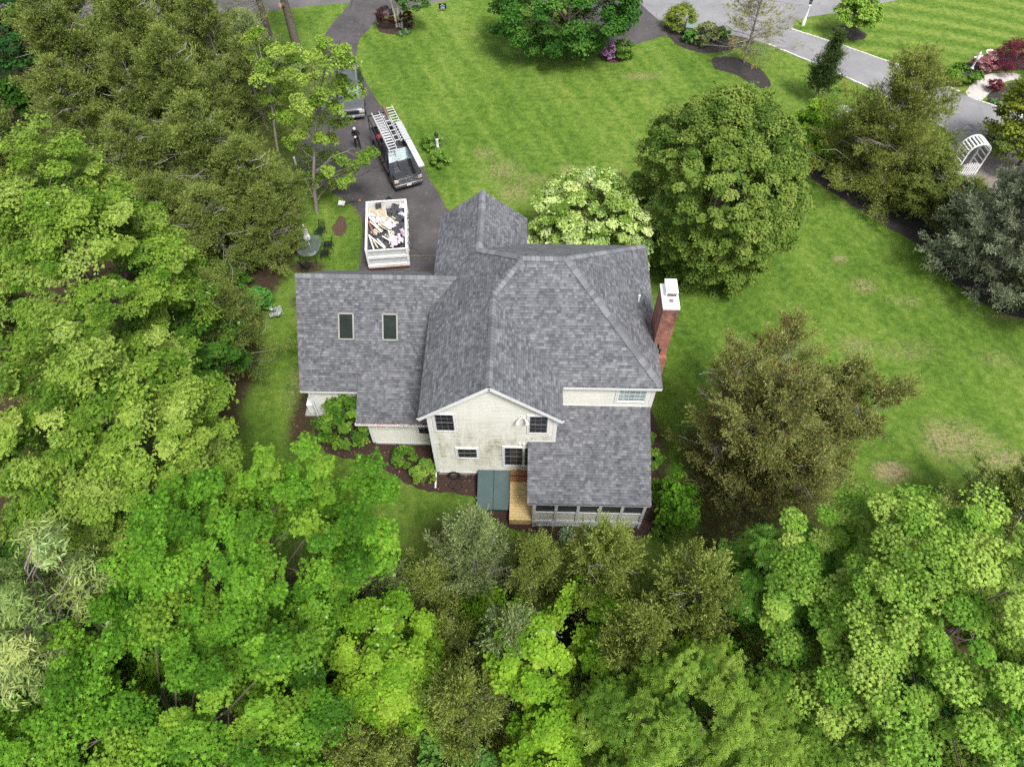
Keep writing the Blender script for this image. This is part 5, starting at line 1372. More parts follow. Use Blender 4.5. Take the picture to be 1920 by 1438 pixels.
def needles_from(name, PC, A, Sz, PT, rs, pal, per, bl, bw, m='needle', spread=.65, up=.18, brown=0.0):
    n = len(PC) * per; pi = np.repeat(np.arange(len(PC)), per)
    al = rs.rand(n) ** .8
    SUB = unit(A[:, None, :] + unit(rs.randn(len(PC), 6, 3)) * np.array([.75, .75, .45]))
    S6 = (.55 + .6 * rs.rand(len(PC), 6))
    k6 = rs.randint(0, 6, n)
    SA = SUB[pi, k6]
    base = PC[pi] + SA * (al * Sz[pi] * S6[pi, k6])[:, None] + rs.randn(n, 3) * (.030 * Sz[pi])[:, None]
    D = unit(SA * .75 + unit(rs.randn(n, 3)) * spread + np.array([0, 0, up]))
    Wv = unit(np.cross(D, rs.randn(n, 3)))
    L = bl * (.6 + .8 * rs.rand(n))[:, None]; w_ = bw * (.6 + .8 * rs.rand(n))[:, None]
    co = np.stack([base, base + D * L * .45 + Wv * w_, base + D * L, base + D * L * .45 - Wv * w_], 1)
    lo, mid, hi, tipc = [np.array(c) for c in pal]
    u = np.clip(.5 + PT[pi] + rs.randn(n) * .18, 0, 1)[:, None]
    c = np.where(u < .5, lo + (mid - lo) * u * 2, mid + (hi - mid) * (u * 2 - 1))
    ty = ((al > .62) & (rs.rand(n) < .5))[:, None]
    c = np.where(ty, c * .45 + tipc * .55, c)
    if brown > 0:
        pb = (rs.rand(len(PC)) < brown); c = np.where(pb[pi][:, None] & (rs.rand(n, 1) < .8), np.array([.11, .06, .026]) * (.6 + .8 * rs.rand(n, 1)), c)
    c = np.clip(c * 1.3 * (.85 + .3 * rs.rand(n, 1)), .004, .8)
    me = np_mesh(name, co.reshape(-1, 3), np.arange(n * 4).reshape(-1, 4), np.repeat(c, 4, axis=0))
    me.materials.append(M[m])
    return me

def conifer(seed, H, Rr, nb=110, stems=((0, 0, 1.0),), per=26, pal=None, bl=.15, bw=.02, z0=.10, plume=.42, dens=1.0, brown=0.0, bark='barkgrey', trunk_r=.14, elev=(0, 62), profp=.7, bare=0.0, twigs=True, spread=.65, irregular=.35, up=.18, sticks=0):
    rs = np.random.RandomState(seed)
    PC, A, Sz, PT, strokes, strokes2 = [], [], [], [], [], []
    for (lx, ly, hs_) in stems:
        h = H * hs_
        axis = lambda t_: np.array([lx * h * t_ * (.5 + .5 * t_), ly * h * t_ * (.5 + .5 * t_), h * t_ * (1 if hs_ == 1 else .93)])
        strokes.append(([axis(k / 6) for k in range(7)], trunk_r * hs_, .012))
        for i in range(int(nb * hs_)):
            t_ = z0 + (1 - z0) * rs.rand() ** .85
            az = i * 2.39996 + rs.randn() * .4
            L = Rr * hs_ * ((1 - t_) ** profp * (1 - irregular + 2 * irregular * rs.rand()) + .07)
            el = R(elev[0] + (elev[1] - elev[0]) * t_ + rs.randn() * 10)
            dh = np.array([math.cos(az), math.sin(az), 0])
            b = axis(t_)
            f = lambda s_: b + dh * L * s_ * math.cos(el) + np.array([0, 0, L * s_ * math.sin(el) + .16 * L * s_ * s_])
            isb = rs.rand() < bare
            strokes.append(([b, f(.5), f(.97)], .012 + .022 * L / Rr, .005))
            tone = rs.randn() * .2
            m_ = max(3, int(L * 5.2 * dens))
            side = np.cross(dh, [0, 0, 1])
            for s_ in (.22 + .78 * (np.arange(m_) + rs.rand(m_)) / m_):
                off = side * rs.uniform(-1, 1) * .34 * L * (1.15 - s_) + np.array([0, 0, rs.uniform(-.05, .06) * L * .5])
                p = f(min(s_, 1)) + off
                if isb or rs.rand() < bare * .6:
                    if twigs: strokes.append(([f(min(s_, 1)), p + dh * .1, p + dh * .25 + off * .5], .008, .003))
                    continue
                PC.append(p); A.append(unit(dh * math.cos(el) + off / max(L, .1) * 1.5 + np.array([0, 0, math.sin(el) * .7 + .2]) + rs.randn(3) * .25)); Sz.append(plume * (.6 + .8 * rs.rand())); PT.append(tone + rs.randn() * .14)
        for _ in range(sticks):
            t_ = .15 + .7 * rs.rand(); az = rs.rand() * 6.28; L = Rr * hs_ * ((1 - t_) ** .6) * rs.uniform(.7, 1.25); b = axis(t_); dh = np.array([math.cos(az), math.sin(az), 0]); kx = rs.randn(3) * .12 * L
            strokes2.append(([b + dh * L * .3, b + dh * L * .65 + kx + (0, 0, .22 * L), b + dh * L + kx * .4 + (0, 0, .30 * L)], .022, .006))
            for s_ in (.6, .8): strokes2.append(([b + dh * L * s_ + kx * s_ + (0, 0, .28 * L * s_), b + dh * L * (s_ + .15) + rs.randn(3) * .2 + (0, 0, .3 * L)], .011, .004))
        # leader
        for k in range(10): PC.append(axis(.9 + .012 * k)); A.append(unit(np.array([rs.randn() * .25, rs.randn() * .25, 1]))); Sz.append(plume); PT.append(.15)
    crown = needles_from('crown', np.array(PC), np.array(A), np.array(Sz), np.array(PT), rs, pal, per, bl, bw, spread=spread, brown=brown, up=up)
    tm = limb_mesh('trunk', M[bark], strokes, 4)
    return (crown, tm, limb_mesh('dead_branch', M['deadwood'], strokes2, 4)) if strokes2 else (crown, tm)

def put(name, meshes, label, cat, loc, rz=0, scale=1.0, group=None):
    o = thing(name, label, cat, (loc[0], loc[1], loc[2] if len(loc) > 2 else 0), rz, group)
    o.scale = scale if hasattr(scale, '__len__') else (scale,) * 3
    for me in meshes:
        nm = me.name.split('.')[0]
        c = bpy.data.objects.new(nm, me); COL.objects.link(c); c.parent = o
        if nm == 'dead_branch': c['kind'] = 'stuff'
    return o

# palettes: dark leaf, mid, light, young
MAPLE = ((.032, .090, .007), (.070, .175, .012), (.125, .250, .022), (.21, .31, .035))
MAPLEL = ((.060, .145, .014), (.125, .240, .028), (.220, .330, .055), (.30, .37, .08))
DARKM = ((.022, .066, .007), (.040, .102, .011), (.066, .142, .017), (.11, .17, .022))
OAK = ((.046, .106, .010), (.102, .184, .018), (.188, .272, .040), (.30, .37, .085))
OLIVE = ((.048, .094, .014), (.098, .155, .024), (.165, .222, .044), (.22, .265, .06))
WILLOW = ((.085, .145, .03), (.15, .22, .06), (.27, .33, .11), (.33, .37, .11))
ASH = ((.050, .115, .012), (.110, .195, .022), (.185, .28, .040), (.25, .31, .055))
GREENASH = ((.042, .112, .013), (.085, .19, .023), (.145, .26, .04), (.18, .29, .05))
VINE = ((.068, .155, .010), (.130, .245, .016), (.195, .32, .028), (.28, .36, .045))
CREAM = ((.085, .15, .02), (.19, .29, .05), (.47, .55, .21), (.58, .64, .32))
CEDAR = ((.058, .090, .018), (.108, .154, .029), (.176, .220, .050), (.26, .29, .085))
CEDARP = ((.092, .130, .046), (.150, .200, .070), (.22, .275, .105), (.32, .37, .16))
CEDARY = ((.080, .118, .022), (.145, .195, .036), (.225, .275, .060), (.32, .36, .10))
CEDARB = ((.096, .110, .032), (.165, .180, .050), (.232, .248, .072), (.29, .31, .10))
DARKC = ((.030, .052, .016), (.052, .086, .024), (.08, .12, .034), (.12, .16, .045))
SPRUCE = ((.100, .125, .076), (.165, .195, .118), (.230, .26, .165), (.29, .32, .21))
RHODO = ((.034, .088, .010), (.072, .155, .016), (.125, .22, .028), (.16, .26, .035))
YEW = ((.075, .125, .014), (.14, .185, .022), (.22, .25, .035), (.28, .28, .04))

# --- big broadleaf crowns
put('oak_tree', broadleaf(1, 4.5, 4.8, 4.8, 9.3, 'oak', .14, 370, 340, OAK, .115, .35, .012, .17, flat=.75, fill=.42, lobes=.3), 'tall yellow green oak at the left edge beside the dark conifers', 'tree', (-19.5, 21.3))
put('oak_tree', broadleaf(2, 4.2, 4.2, 4.4, 8.8, 'oak', .14, 350, 340, OAK, .115, .45, .012, .17, flat=.75, fill=.42, lobes=.3), 'yellow green oak between the left edge and the bright green maple', 'tree', (-14.8, 12.5))
put('maple_tree', broadleaf(3, 4.2, 3.9, 4.4, 7.3, 'maple', .115, 360, 400, MAPLE, .118, .3, .012, .17, fill=.45, flat=.75, lobes=.34), 'large bright green maple left of the weathered gable wall', 'tree', (-9.45, 8.35))
put('maple_tree', broadleaf(4, 4.7, 3.4, 4.2, 7.9, 'maple', .115, 350, 400, MAPLE, .118, .4, .012, .17, fill=.45, flat=.75, lobes=.34), 'bright green maple with yellowish tips in the bottom left corner', 'tree', (-9.8, 2.9))
put('willow_tree', broadleaf(5, 2.0, 2.3, 3.4, 9.2, 'long', .21, 70, 230, WILLOW, .24, .3, .2, .14, fill=.35, lobes=.35, droop=.9, bark='barkgrey'), 'sparse pale leaved tree with bare grey twigs at the left edge', 'tree', (-15.0, 6.2))
put('maple_tree', broadleaf(6, 2.6, 2.6, 2.4, 4.8, 'maple', .14, 80, 300, DARKM, .2, .05, .02, .14), 'dark green understorey maple between the pale sparse tree and the large bright maple', 'tree', (-14.2, 5.8))
put('maple_tree', broadleaf(7, 1.9, 1.9, 2.4, 7.0, 'maple', .135, 60, 300, MAPLE, .24, .1, .02, .14), 'small green maple cut by the bottom left corner of the view', 'tree', (-15.9, 1.9))
put('maple_tree', broadleaf(8, 2.5, 2.6, 2.6, 4.6, 'maple', .14, 80, 280, DARKM, .22, .12, .02, .12), 'dark green low maple below the tall oak, beside the olive conifer', 'tree', (-16.4, 20.4))
put('maple_tree', broadleaf(9, 4.7, 4.2, 4.6, 8.4, 'maple', .11, 340, 440, MAPLEL, .122, .35, .0, .17, fill=.42, flat=.6, lobes=.2), 'large light green maple with layered branches at the right edge', 'tree', (12.4, 5.9))
put('ash_tree', broadleaf(10, 2.1, 1.9, 2.6, 7.0, 'pinnate', .18, 80, 260, GREENASH, .26, .05, .01, .16), 'cool green feathery tree against the left side of the large light green maple', 'tree', (9.6, 8.6))
put('maple_tree', broadleaf(11, 3.6, 2.6, 2.6, 5.2, 'maple', .115, 160, 420, ((.03, .10, .02), (.055, .16, .03), (.10, .23, .045), (.2, .3, .06)), .19, .12, .02, .2), 'dark green maple in the bottom right corner under the light green maple', 'tree', (14.3, 2.9))
put('maple_tree', broadleaf(12, 1.75, 1.8, 2.6, 7.2, 'broad', .10, 62, 560, VINE, .22, .2, .01, .12), 'small bright lime green tree among the cedars below the lawn', 'tree', (-4.2, 5.6))
put('maple_tree', broadleaf(13, 1.2, 1.2, 1.9, 6.2, 'broad', .12, 50, 260, VINE, .26, .1, .01, .1), 'small leafy tree below the vine covered cedar at the bottom', 'tree', (1.2, 3.9))
put('ash_tree', broadleaf(14, 3.6, 2.2, 2.8, 7.6, 'pinnate', .165, 150, 330, ASH, .20, .25, .01, .2, flat=.8), 'wide narrow leaved tree at the bottom edge right of the middle', 'tree', (6.3, 3.2))
put('shrub_tree', broadleaf(15, 1.7, 1.3, 1.8, 4.0, 'broad', .12, 55, 240, ((.045, .12, .02), (.08, .18, .03), (.13, .25, .045), (.2, .3, .06)), .25, .05, .01, .08), 'round leaved green bush at the bottom edge left of the middle', 'tree', (-1.6, 2.8))
put('shrub_tree', broadleaf(16, 1.5, 1.2, 1.8, 6.0, 'broad', .12, 50, 260, VINE, .25, .15, .01, .1), 'bright leafy bush at the bottom edge in the middle of the view', 'tree', (1.5, 2.3))
put('vine_leaves', broadleaf(17, 1.15, 1.1, 1.5, 8.0, 'broad', .115, 45, 260, VINE, .26, .2, .01, .03, limbs=14), 'bright green vine climbing over the pale cedar at the bottom', 'vine', (.4, 5.6))
for k, (x, y, z, r, lab) in enumerate([(2.6, 7.7, 5.2, 1.0, 'bright leafy vine on the cedar just below the porch hostas'), (5.0, 5.6, 5.6, 1.2, 'bright leafy vine between the two large olive cedars at the bottom'), (6.6, 6.0, 5.0, 1.0, 'bright leafy vine low on the right hand olive cedar at the bottom'), (-1.0, 8.1, 3.4, 1.1, 'small bright leafy vine under the pale cedar in front of the steps'), (8.0, 5.3, 4.6, 1.3, 'bright leafy vine tangled left of the layered light green maple')]):
    put('vine_leaves', broadleaf(200 + k, r * 1.15, r * 1.05, r * .9, z + .8, 'broad', .115, 30, 170, VINE, .34, .2, .0, .03, limbs=8), lab, 'vine', (x, y))
put('maple_tree', broadleaf(18, 5.3, 3.6, 3.6, 3.6, 'broad', .17, 190, 240, ((.022, .070, .010), (.042, .118, .016), (.072, .17, .026), (.10, .2, .03)), .18, .05, .0, .25, fill=.5, low=-.95), 'deep green round headed tree at the top edge between lawn and road', 'tree', (3.3, 53.6))
put('maple_tree', broadleaf(19, 4.45, 4.8, 5.9, 5.4, 'broad', .11, 620, 330, OLIVE, .09, .2, .0, .22, fill=.76, low=-.9, lobes=.11, flat=.9, limbs=16), 'large dense rounded olive green tree on the lawn right of the house', 'tree', (11.2, 31.5))
put('dogwood_tree', broadleaf(20, 4.5, 3.5, 2.7, 2.9, 'broad', .125, 330, 260, CREAM, .105, .3, .12, .12, fill=.3, lobes=.12, flat=.55), 'cream flowering spreading tree behind the back roof of the house', 'tree', (4.4, 31.0))
YOUNG = ((.066, .125, .014), (.125, .205, .024), (.20, .28, .045), (.28, .33, .06))
AIRY = [(3.18, 0.8, 8.51), (3.32, 1.8, 9.27), (3.17, -0.24, 11.75), (4.02, -0.67, 11.58), (2.53, -0.5, 11.17), (3.49, -0.79, 10.92), (3.91, 0.29, 10.33), (1.76, 1.94, 8.41), (3.06, 1.56, 8.51), (1.12, 1.45, 8.55), (2.86, -0.29, 8.99), (3.48, 0.72, 8.13), (1.95, -0.45, 8.43), (1.16, -0.66, 8.3), (3.0, -0.31, 7.92), (1.57, 1.65, 5.93), (0.53, 1.58, 5.49), (2.49, 1.56, 5.64), (0.43, -0.38, 6.18), (1.49, -0.01, 5.67), (1.95, 1.01, 4.92), (-0.16, 1.73, 3.43), (0.73, 1.82, 2.98), (4.32, -0.72, 5.14), (3.32, 0.94, 3.31), (2.45, 1.15, 2.6), (2.26, 0.62, 3.75), (1.7, -0.43, 3.7), (0.54, 0.52, 2.58), (2.69, -0.71, 3.23), (1.02, 1.99, 0.72), (-0.69, 1.77, 1.95), (-0.19, 0.75, 6.43), (-0.31, -0.04, 5.37)]
SLIM = [(-0.05, 1.91, 8.86), (0.88, 0.83, 9.9), (0.81, 1.82, 8.49), (-0.05, 1.71, 7.87), (1.64, 0.63, 8.88), (0.88, 0.32, 8.16), (1.41, 0.92, 7.7), (2.45, 0.38, 8.81), (3.08, -0.48, 9.65), (1.19, -0.02, 7.54), (1.22, 1.6, 6.32), (0.81, -0.86, 8.07), (2.75, -0.85, 8.42), (0.82, 1.0, 5.62), (0.56, -0.1, 6.18), (1.81, 0.71, 6.01), (0.55, 0.51, 4.83), (1.33, 0.1, 4.94)]
put('young_tree', broadleaf(21, 2.6, 2.6, 3.7, 6.2, 'broad', .13, 36, 420, YOUNG, .27, .3, .02, .15, bark='barkgrey', off=(1.6, .6), centers=AIRY, limbs=36), 'airy light green tree with grey limbs leaning over the driveway and the grey car', 'tree', (-13.5, 35.0))
put('young_tree', broadleaf(22, 1.9, 1.9, 3.6, 6.6, 'broad', .13, 18, 380, YOUNG, .31, .3, .02, .11, bark='barkgrey', off=(1.0, .5), centers=SLIM, limbs=18), 'slender light green tree with a pale stem between the conifers and the airy tree', 'tree', (-16.2, 38.0))
put('round_tree', broadleaf(23, 1.7, 1.6, 1.5, 1.9, 'broad', .14, 60, 220, ((.10, .2, .025), (.17, .29, .04), (.25, .36, .055), (.3, .38, .07)), .24, .2, .0, .09, low=-.7, fill=.55, lobes=.1), 'small round bright green tree in a dark mulch ring on the striped lawn', 'tree', (26.3, 56.6))
put('yellow_tree', broadleaf(24, 2.9, 2.6, 3.6, 4.0, 'broad', .14, 150, 260, YEW, .23, .2, .0, .14, low=-.7), 'yellow green leafy tree at the right edge beside the garden path', 'tree', (33.9, 40.6))
o = put('birch_tree', broadleaf(25, 1.5, 1.1, 1.2, 2.7, 'oval', .15, 44, 120, ((.04, .095, .02), (.07, .14, .03), (.1, .18, .04), (.13, .2, .05)), .26, .05, .0, .05, bark='birch', limbs=12, off=(1.3, -.6)), 'white stemmed birch clump standing between two dark red bushes at the top', 'tree', (-10.5, 57.3))
mb = MB()
for dx, dy, lx in ((-.28, 0, -.4), (-.05, .05, .0), (.15, -.1, .75)):
    mb.tube([(dx, dy, 0), (dx + lx * .25, dy, 1.3), (dx + lx * .7, dy, 2.8), (dx + lx * 1.2, dy, 4.6)], [.10, .085, .07, .03], 8)
mb.build('stem', M['birch'], o, smooth=True)
put('dark_tree', broadleaf(26, 3.2, 3.0, 3.6, 4.6, 'broad', .2, 90, 150, ((.01, .04, .01), (.02, .065, .014), (.035, .095, .02), (.05, .11, .02)), .22, .05, .0, .2), 'dark green leafy tree in the top left corner', 'tree', (-37.5, 48.0))
put('dark_tree', broadleaf(27, 1.8, 1.8, 2.0, 2.6, 'broad', .18, 50, 130, DARKM, .26, .05, .0, .1), 'small dark green leafy tree at the left edge between the conifers and the tall oak', 'tree', (-35.8, 42.0))

# --- tall trunks by the driveway, crowns above the frame
def trunk_tree(x, y, h, r, lean, label, cut=None, seed=1):
    rs = np.random.RandomState(seed); o = thing('tall_trunk', label, 'tree', (x, y, 0))
    st = [([(lean[0] * t_ * h, lean[1] * t_ * h, h * t_) for t_ in np.linspace(0, 1, 7)], r, r * .55), ([(0, 0, .35), (0, 0, 0)], r, r * 1.5)]
    for k in range(9):
        z = h * rs.uniform(.3, .98); a = rs.uniform(0, 6.28); L = rs.uniform(.5, 1.6); b = np.array([lean[0] * z, lean[1] * z, z])
        st.append(([b, b + np.array([math.cos(a) * L * .6, math.sin(a) * L * .6, .15]), b + np.array([math.cos(a) * L, math.sin(a) * L, .1])], .035, .01))
    c = bpy.data.objects.new('trunk', limb_mesh('trunk', M['bark'], st, 10)); COL.objects.link(c); c.parent = o
    if cut:
        mb = MB(); z = cut; b = V((lean[0] * z, lean[1] * z, z)); mb.tube([b, b + V((-.25, -.45, .15))], [.2, .17], 10); s_ = mb.build('cut_limb', M['bark'], o, smooth=True)
        mb = MB(); mb.tube([b + V((-.25, -.45, .15)), b + V((-.255, -.458, .153))], [.165, .165], 12); mb.build('cut_face', M['cutwood'], s_)
    me = broadleaf(60 + seed, 2.6, 2.6, 2.0, h + 1.6, 'broad', .2, 40, 110, DARKM, .25, .05, 0, .05, limbs=10)[0]
    me.name = 'crown'; c = bpy.data.objects.new('crown', me); COL.objects.link(c); c.parent = o
trunk_tree(-17.7, 51.9, 8.5, .36, (-.02, .02), 'thick bare tree trunk with a sawn off limb beside the driveway', 4.6, 1)
trunk_tree(-20.6, 54.5, 8.5, .30, (.0, .0), 'thick tree trunk behind the sawn trunk at the top of the driveway', None, 2)

# --- conifers
CED = [conifer(100 + k, 8.0, 2.9, 84, per=64, pal=p, stems=st, plume=.52, bw=.018, bl=.11, dens=1.7, bare=.06, sticks=14) for k, (p, st) in enumerate([
    (CEDAR, ((0, 0, 1.0),)), (CEDAR, ((0, 0, 1.0), (.12, .05, .72))), (CEDAR, ((0, 0, 1.0), (-.10, .08, .8), (.1, -.12, .6))), (CEDARP, ((0, 0, 1.0), (.08, -.1, .7))), (CEDARY, ((0, 0, 1.0),)), (CEDARY, ((0, 0, 1.0), (.12, .05, .72))), (CEDARY, ((0, 0, 1.0), (-.10, .08, .8), (.1, -.12, .6)))])]
def cedar(v, x, y, h, r, rz, label, name='cedar_tree', group='cedars'):
    if y < 11 and v < 3 and x > -6.2: v += 4
    return put(name, CED[v], label, 'tree', (x, y), rz, (r / 2.5, r / 2.5, h / 8.0), group)
for v, x, y, h, r, lab in [
    (1, -30.6, 44.0, 9.6, 3.2, 'spreading olive cedar with bare grey twigs at the far upper left'),
    (2, -25.9, 45.6, 8.8, 2.9, 'olive cedar at the top edge right of the one with bare grey twigs'),
    (0, -28.6, 39.2, 7.6, 2.8, 'olive cedar below the twiggy upper left cedar, near the shady clearing'),
    (1, -24.8, 40.4, 8.0, 2.6, 'olive cedar in the middle of the upper left grove'),
    (2, -21.8, 40.2, 8.8, 3.0, 'tall yellowish olive cedar left of the slender light green tree'),
    (0, -23.2, 34.6, 7.0, 2.6, 'dark olive cedar beside the tall oak, with shady ground to its left'),
    (1, -18.3, 34.0, 8.6, 3.0, 'broad olive cedar left of the base of the slender tree'),
    (2, -15.8, 32.3, 7.2, 2.6, 'olive cedar overhanging the shaded white post and the patio'),
    (0, -17.6, 29.8, 6.0, 2.7, 'low dark cedar between the tall oak and the patio chairs'),
    (1, -14.9, 30.9, 5.2, 1.9, 'small dark cedar right behind the glass patio table'),
    (2, -21.1, 31.2, 5.6, 2.2, 'dark olive cedar touching the top of the tall oak'),
    (0, -14.8, 22.4, 7.2, 2.0, 'dull olive cedar nearest the left end of the wing roof'),
    (1, -23.0, 19.4, 9.0, 2.2, 'dark cedar at the left edge between the two yellow green oaks'),
    (0, -22.2, 47.6, 8.0, 2.6, 'thin olive cedar at the top edge beside the grey street'),
    (2, -34.0, 36.5, 8.0, 2.8, 'olive cedar at the left edge below the dark corner tree'),
    (3, -1.75, 9.9, 8.6, 1.9, 'pale silvery cedar with a pointed tip in front of the green bulkhead'),
    (0, .7, 9.6, 7.2, 1.7, 'olive cedar in front of the new wooden deck'),
    (3, -5.3, 8.8, 7.4, 1.6, 'thin pale cedar at the edge of the large bright maple'),
    (0, -3.3, 9.0, 5.6, 2.0, 'dark low cedar on the shady ground left of the pale silvery cedar'),
    (2, 3.2, 9.3, 9.0, 2.1, 'olive cedar in front of the screened porch'),
    (1, 6.2, 8.0, 9.8, 2.3, 'broad yellowish olive cedar to the right below the porch corner'),
    (2, 4.0, 6.3, 9.6, 2.0, 'olive cedar below the one in front of the screened porch'),
    (0, 8.9, 6.0, 8.0, 1.9, 'olive cedar between the wide narrow leaved tree and the layered maple'),
    (1, -1.6, 4.2, 10.5, 1.9, 'olive cedar left of the leafy vine at the bottom'),
    (3, .0, 6.1, 9.6, 1.9, 'pale cedar half covered by the bright green vine at the bottom'),
    (0, -6.6, 8.2, 6.0, 1.5, 'dark cedar in the gap under the right side of the large bright maple'),
    (2, -4.9, 2.7, 9.6, 1.8, 'olive cedar at the bottom edge right of the corner maple'),
    (1, -2.6, 6.8, 7.0, 1.8, 'dark olive cedar between the lime green tree and the vine covered cedar'),
    (0, 7.6, 4.9, 7.6, 1.8, 'dark olive cedar behind the wide narrow leaved tree at the bottom'),
    (1, 21.6, 13.6, 5.6, 2.4, 'dark cedar at the right edge where the lawn meets the layered maple'),
    (2, 18.2, 12.4, 4.6, 1.8, 'dark low cedar hidden behind the top of the layered maple'),
    (0, -7.2, 5.4, 5.5, 2.0, 'dark cedar deep in the gap between the two bright maples on the left'),
    (2, 2.4, 4.6, 6.5, 1.8, 'dark cedar deep in the gap below the middle olive cedars')]:
    cedar(v, x, y, h, r, (x * 7 + y * 3) % 6.28, lab)
put('cedar_tree', conifer(120, 8.4, 3.8, 72, ((0, 0, 1.0), (.45, .25, .9), (.66, .10, .9), (.55, -.12, .8), (-.3, .35, .95), (.1, .5, .95), (-.35, -.1, .85), (-.2, -.35, .75), (.15, -.45, .75)), 60, CEDARB, .11, .017, plume=.52, brown=.10, bare=.12, trunk_r=.16, dens=1.5, sticks=7), 'wide brownish half dead cedar with drooping limbs on the lawn right of the house', 'tree', (11.4, 16.4))
put('cedar_tree', conifer(121, 9.0, 4.3, 80, ((0, 0, 1.0), (.16, .1, .92), (-.2, -.1, .7), (.25, -.15, .6)), 40, ((.085, .108, .024), (.145, .172, .038), (.21, .24, .058), (.28, .30, .08)), .14, .018, plume=.55, bare=.06, trunk_r=.18, dens=1.45, sticks=8), 'large ragged dark cedar in front of the neighbouring drive on the right', 'tree', (22.5, 38.2))
put('cypress_tree', conifer(122, 5.0, 1.35, 110, ((0, 0, 1.0), (.10, .02, .75)), 44, DARKC, .13, .018, plume=.55, elev=(30, 70), trunk_r=.1, profp=.8), 'narrow dark green cypress with a leaning tip beside the neighbouring drive', 'tree', (21.5, 47.9))
put('spruce_tree', conifer(123, 8.6, 3.9, 330, ((0, 0, 1.0),), 60, SPRUCE, .13, .020, plume=.5, dens=.8, elev=(-8, 55), trunk_r=.18, irregular=.2), 'grey green spruce at the right edge below the white arbor', 'tree', (27.6, 30.0))
put('pine_tree', conifer(124, 7.2, 3.2, 130, ((0, 0, 1.0),), 26, ((.11, .12, .04), (.20, .20, .06), (.27, .26, .08), (.34, .32, .1)), .16, .018, plume=.4, bare=.45, trunk_r=.13, z0=.14, elev=(-12, 45), sticks=40), 'thin half bare spruce with grey branches in the dark bed by the road', 'tree', (17.1, 52.8))
put('pine_tree', conifer(125, 7.5, 2.3, 80, ((0, 0, 1.0),), 16, CEDARB, .14, .016, plume=.45, bare=.7, trunk_r=.13, z0=.1, elev=(-12, 40)), 'thin nearly bare conifer left of the thick trunks near the street', 'tree', (-20.2, 50.2))

# --- shrubs and beds
def shrub(seed, rx, ry, rz, zc, kind, ls, nc, per, pal, cr, label, name, cat, loc, young=.1, low=-.8, group=None, fill=.6, **kw):
    return put(name, broadleaf(seed, rx, ry, rz, zc, kind, ls, nc, per, pal, cr, young, 0, .015, trunk=False, low=low, fill=fill, lobes=kw.pop('lobes', .12), limbs=10, **kw), label, cat, loc, group=group)
shrub(140, 1.25, 1.15, 1.5, 1.55, 'broad', .13, 60, 130, RHODO, .26, 'tall leafy green shrub against the clapboard wall beside the low extension', 'rhododendron', 'shrub', (-8.75, 18.2))
shrub(141, .55, .55, .6, .7, 'broad', .10, 24, 90, RHODO, .34, 'small rounded green shrub in the mulch under the extension window', 'garden_shrub', 'shrub', (-5.75, 16.85))
shrub(142, .55, .5, .65, .7, 'broad', .10, 22, 90, ((.07, .15, .02), (.12, .21, .03), (.18, .27, .04), (.26, .3, .05)), .34, 'small yellow green shrub at the corner of the weathered gable wall', 'garden_shrub', 'shrub', (-4.65, 15.95), young=.3)
shrub(143, 1.15, 1.25, 1.0, 1.4, 'broad', .14, 22, 70, MAPLE, .30, 'young bright green sapling beside the right corner of the porch', 'sapling', 'sapling', (7.7, 14.4), low=-.4, fill=.35, lobes=.3)
for k, (x, y, r, lab) in enumerate([(6.7, 15.5, .5, 'low green plant against the porch side wall, nearer the corner'), (6.75, 17.2, .45, 'low green plant against the porch side wall, farther from the corner'), (6.6, 18.5, .4, 'dark low plant at the foot of the main house corner'), (7.0, 13.6, .6, 'low green plant at the foot of the young sapling')]):
    shrub(150 + k, r, r, r * .7, r * .6, 'broad', .14, 14, 70, RHODO, .4, lab, 'garden_plant', 'plant', (x, y))
def hosta(seed, x, y, r, label, pal=None, edge=True):
    rs = np.random.RandomState(seed); mb = MB(); me2 = MB()
    for k in range(26):
        a = k * 2.4 + rs.rand(); L = r * (.6 + .5 * rs.rand()); el = .9 - .75 * (k / 26)
        d = np.array([math.cos(a), math.sin(a), 0]); s_ = np.array([-math.sin(a), math.cos(a), 0])
        p0 = d * .05; p1 = d * L * .55 + np.array([0, 0, L * .55 * el + .05]); p2 = d * L + np.array([0, 0, L * .3 * el])
        w_ = r * .19
        mb.add([p0 + (0, 0, .03), p1 + s_ * w_, p2, p1 - s_ * w_], [(0, 1, 2, 3)])
        if edge:
            for q in (1, -1): me2.add([p0 + (0, 0, .045), p1 + s_ * w_ * q + (0, 0, .012), p1 + s_ * w_ * q * .72 + (0, 0, .014)], [(0, 1, 2)]); me2.add([p1 + s_ * w_ * q + (0, 0, .012), p2 + (0, 0, .012), p1 + s_ * w_ * q * .72 + (0, 0, .014)], [(0, 1, 2)])
    o = thing('hosta', label, 'hosta', (x, y, 0.01), 0, 'hostas')
    mb.build('foliage', M['hosta'], o, fix=False)
    if edge: me2.build('leaf_margin', M['hostaedge'], o, fix=False)
M['hosta'] = pm('hosta_leaf', (0.05, 0.115, 0.03), 0.5, var=.3, scale=5); M['hostaedge'] = pm('hosta_margin', (0.42, 0.45, 0.28), 0.5)
M['hostalight'] = pm('hosta_bright', (0.12, 0.26, 0.04), 0.5, var=.3)
hosta(1, 3.45, 13.15, .75, 'largest variegated hosta in front of the porch lattice, in the middle of the row')
hosta(2, 2.35, 13.15, .62, 'variegated hosta at the left of the row in front of the porch lattice')
hosta(3, 4.45, 13.15, .62, 'variegated hosta at the right of the row in front of the porch lattice')
hosta(4, 34.9, 47.9, .5, 'bright green hosta in the dark bed by the white car', edge=False)
hosta(5, -9.95, 56.45, .55, 'green hosta right of the birch stems', edge=False)
hosta(6, -10.35, 56.2, .45, 'green hosta directly below the birch stems', edge=False)
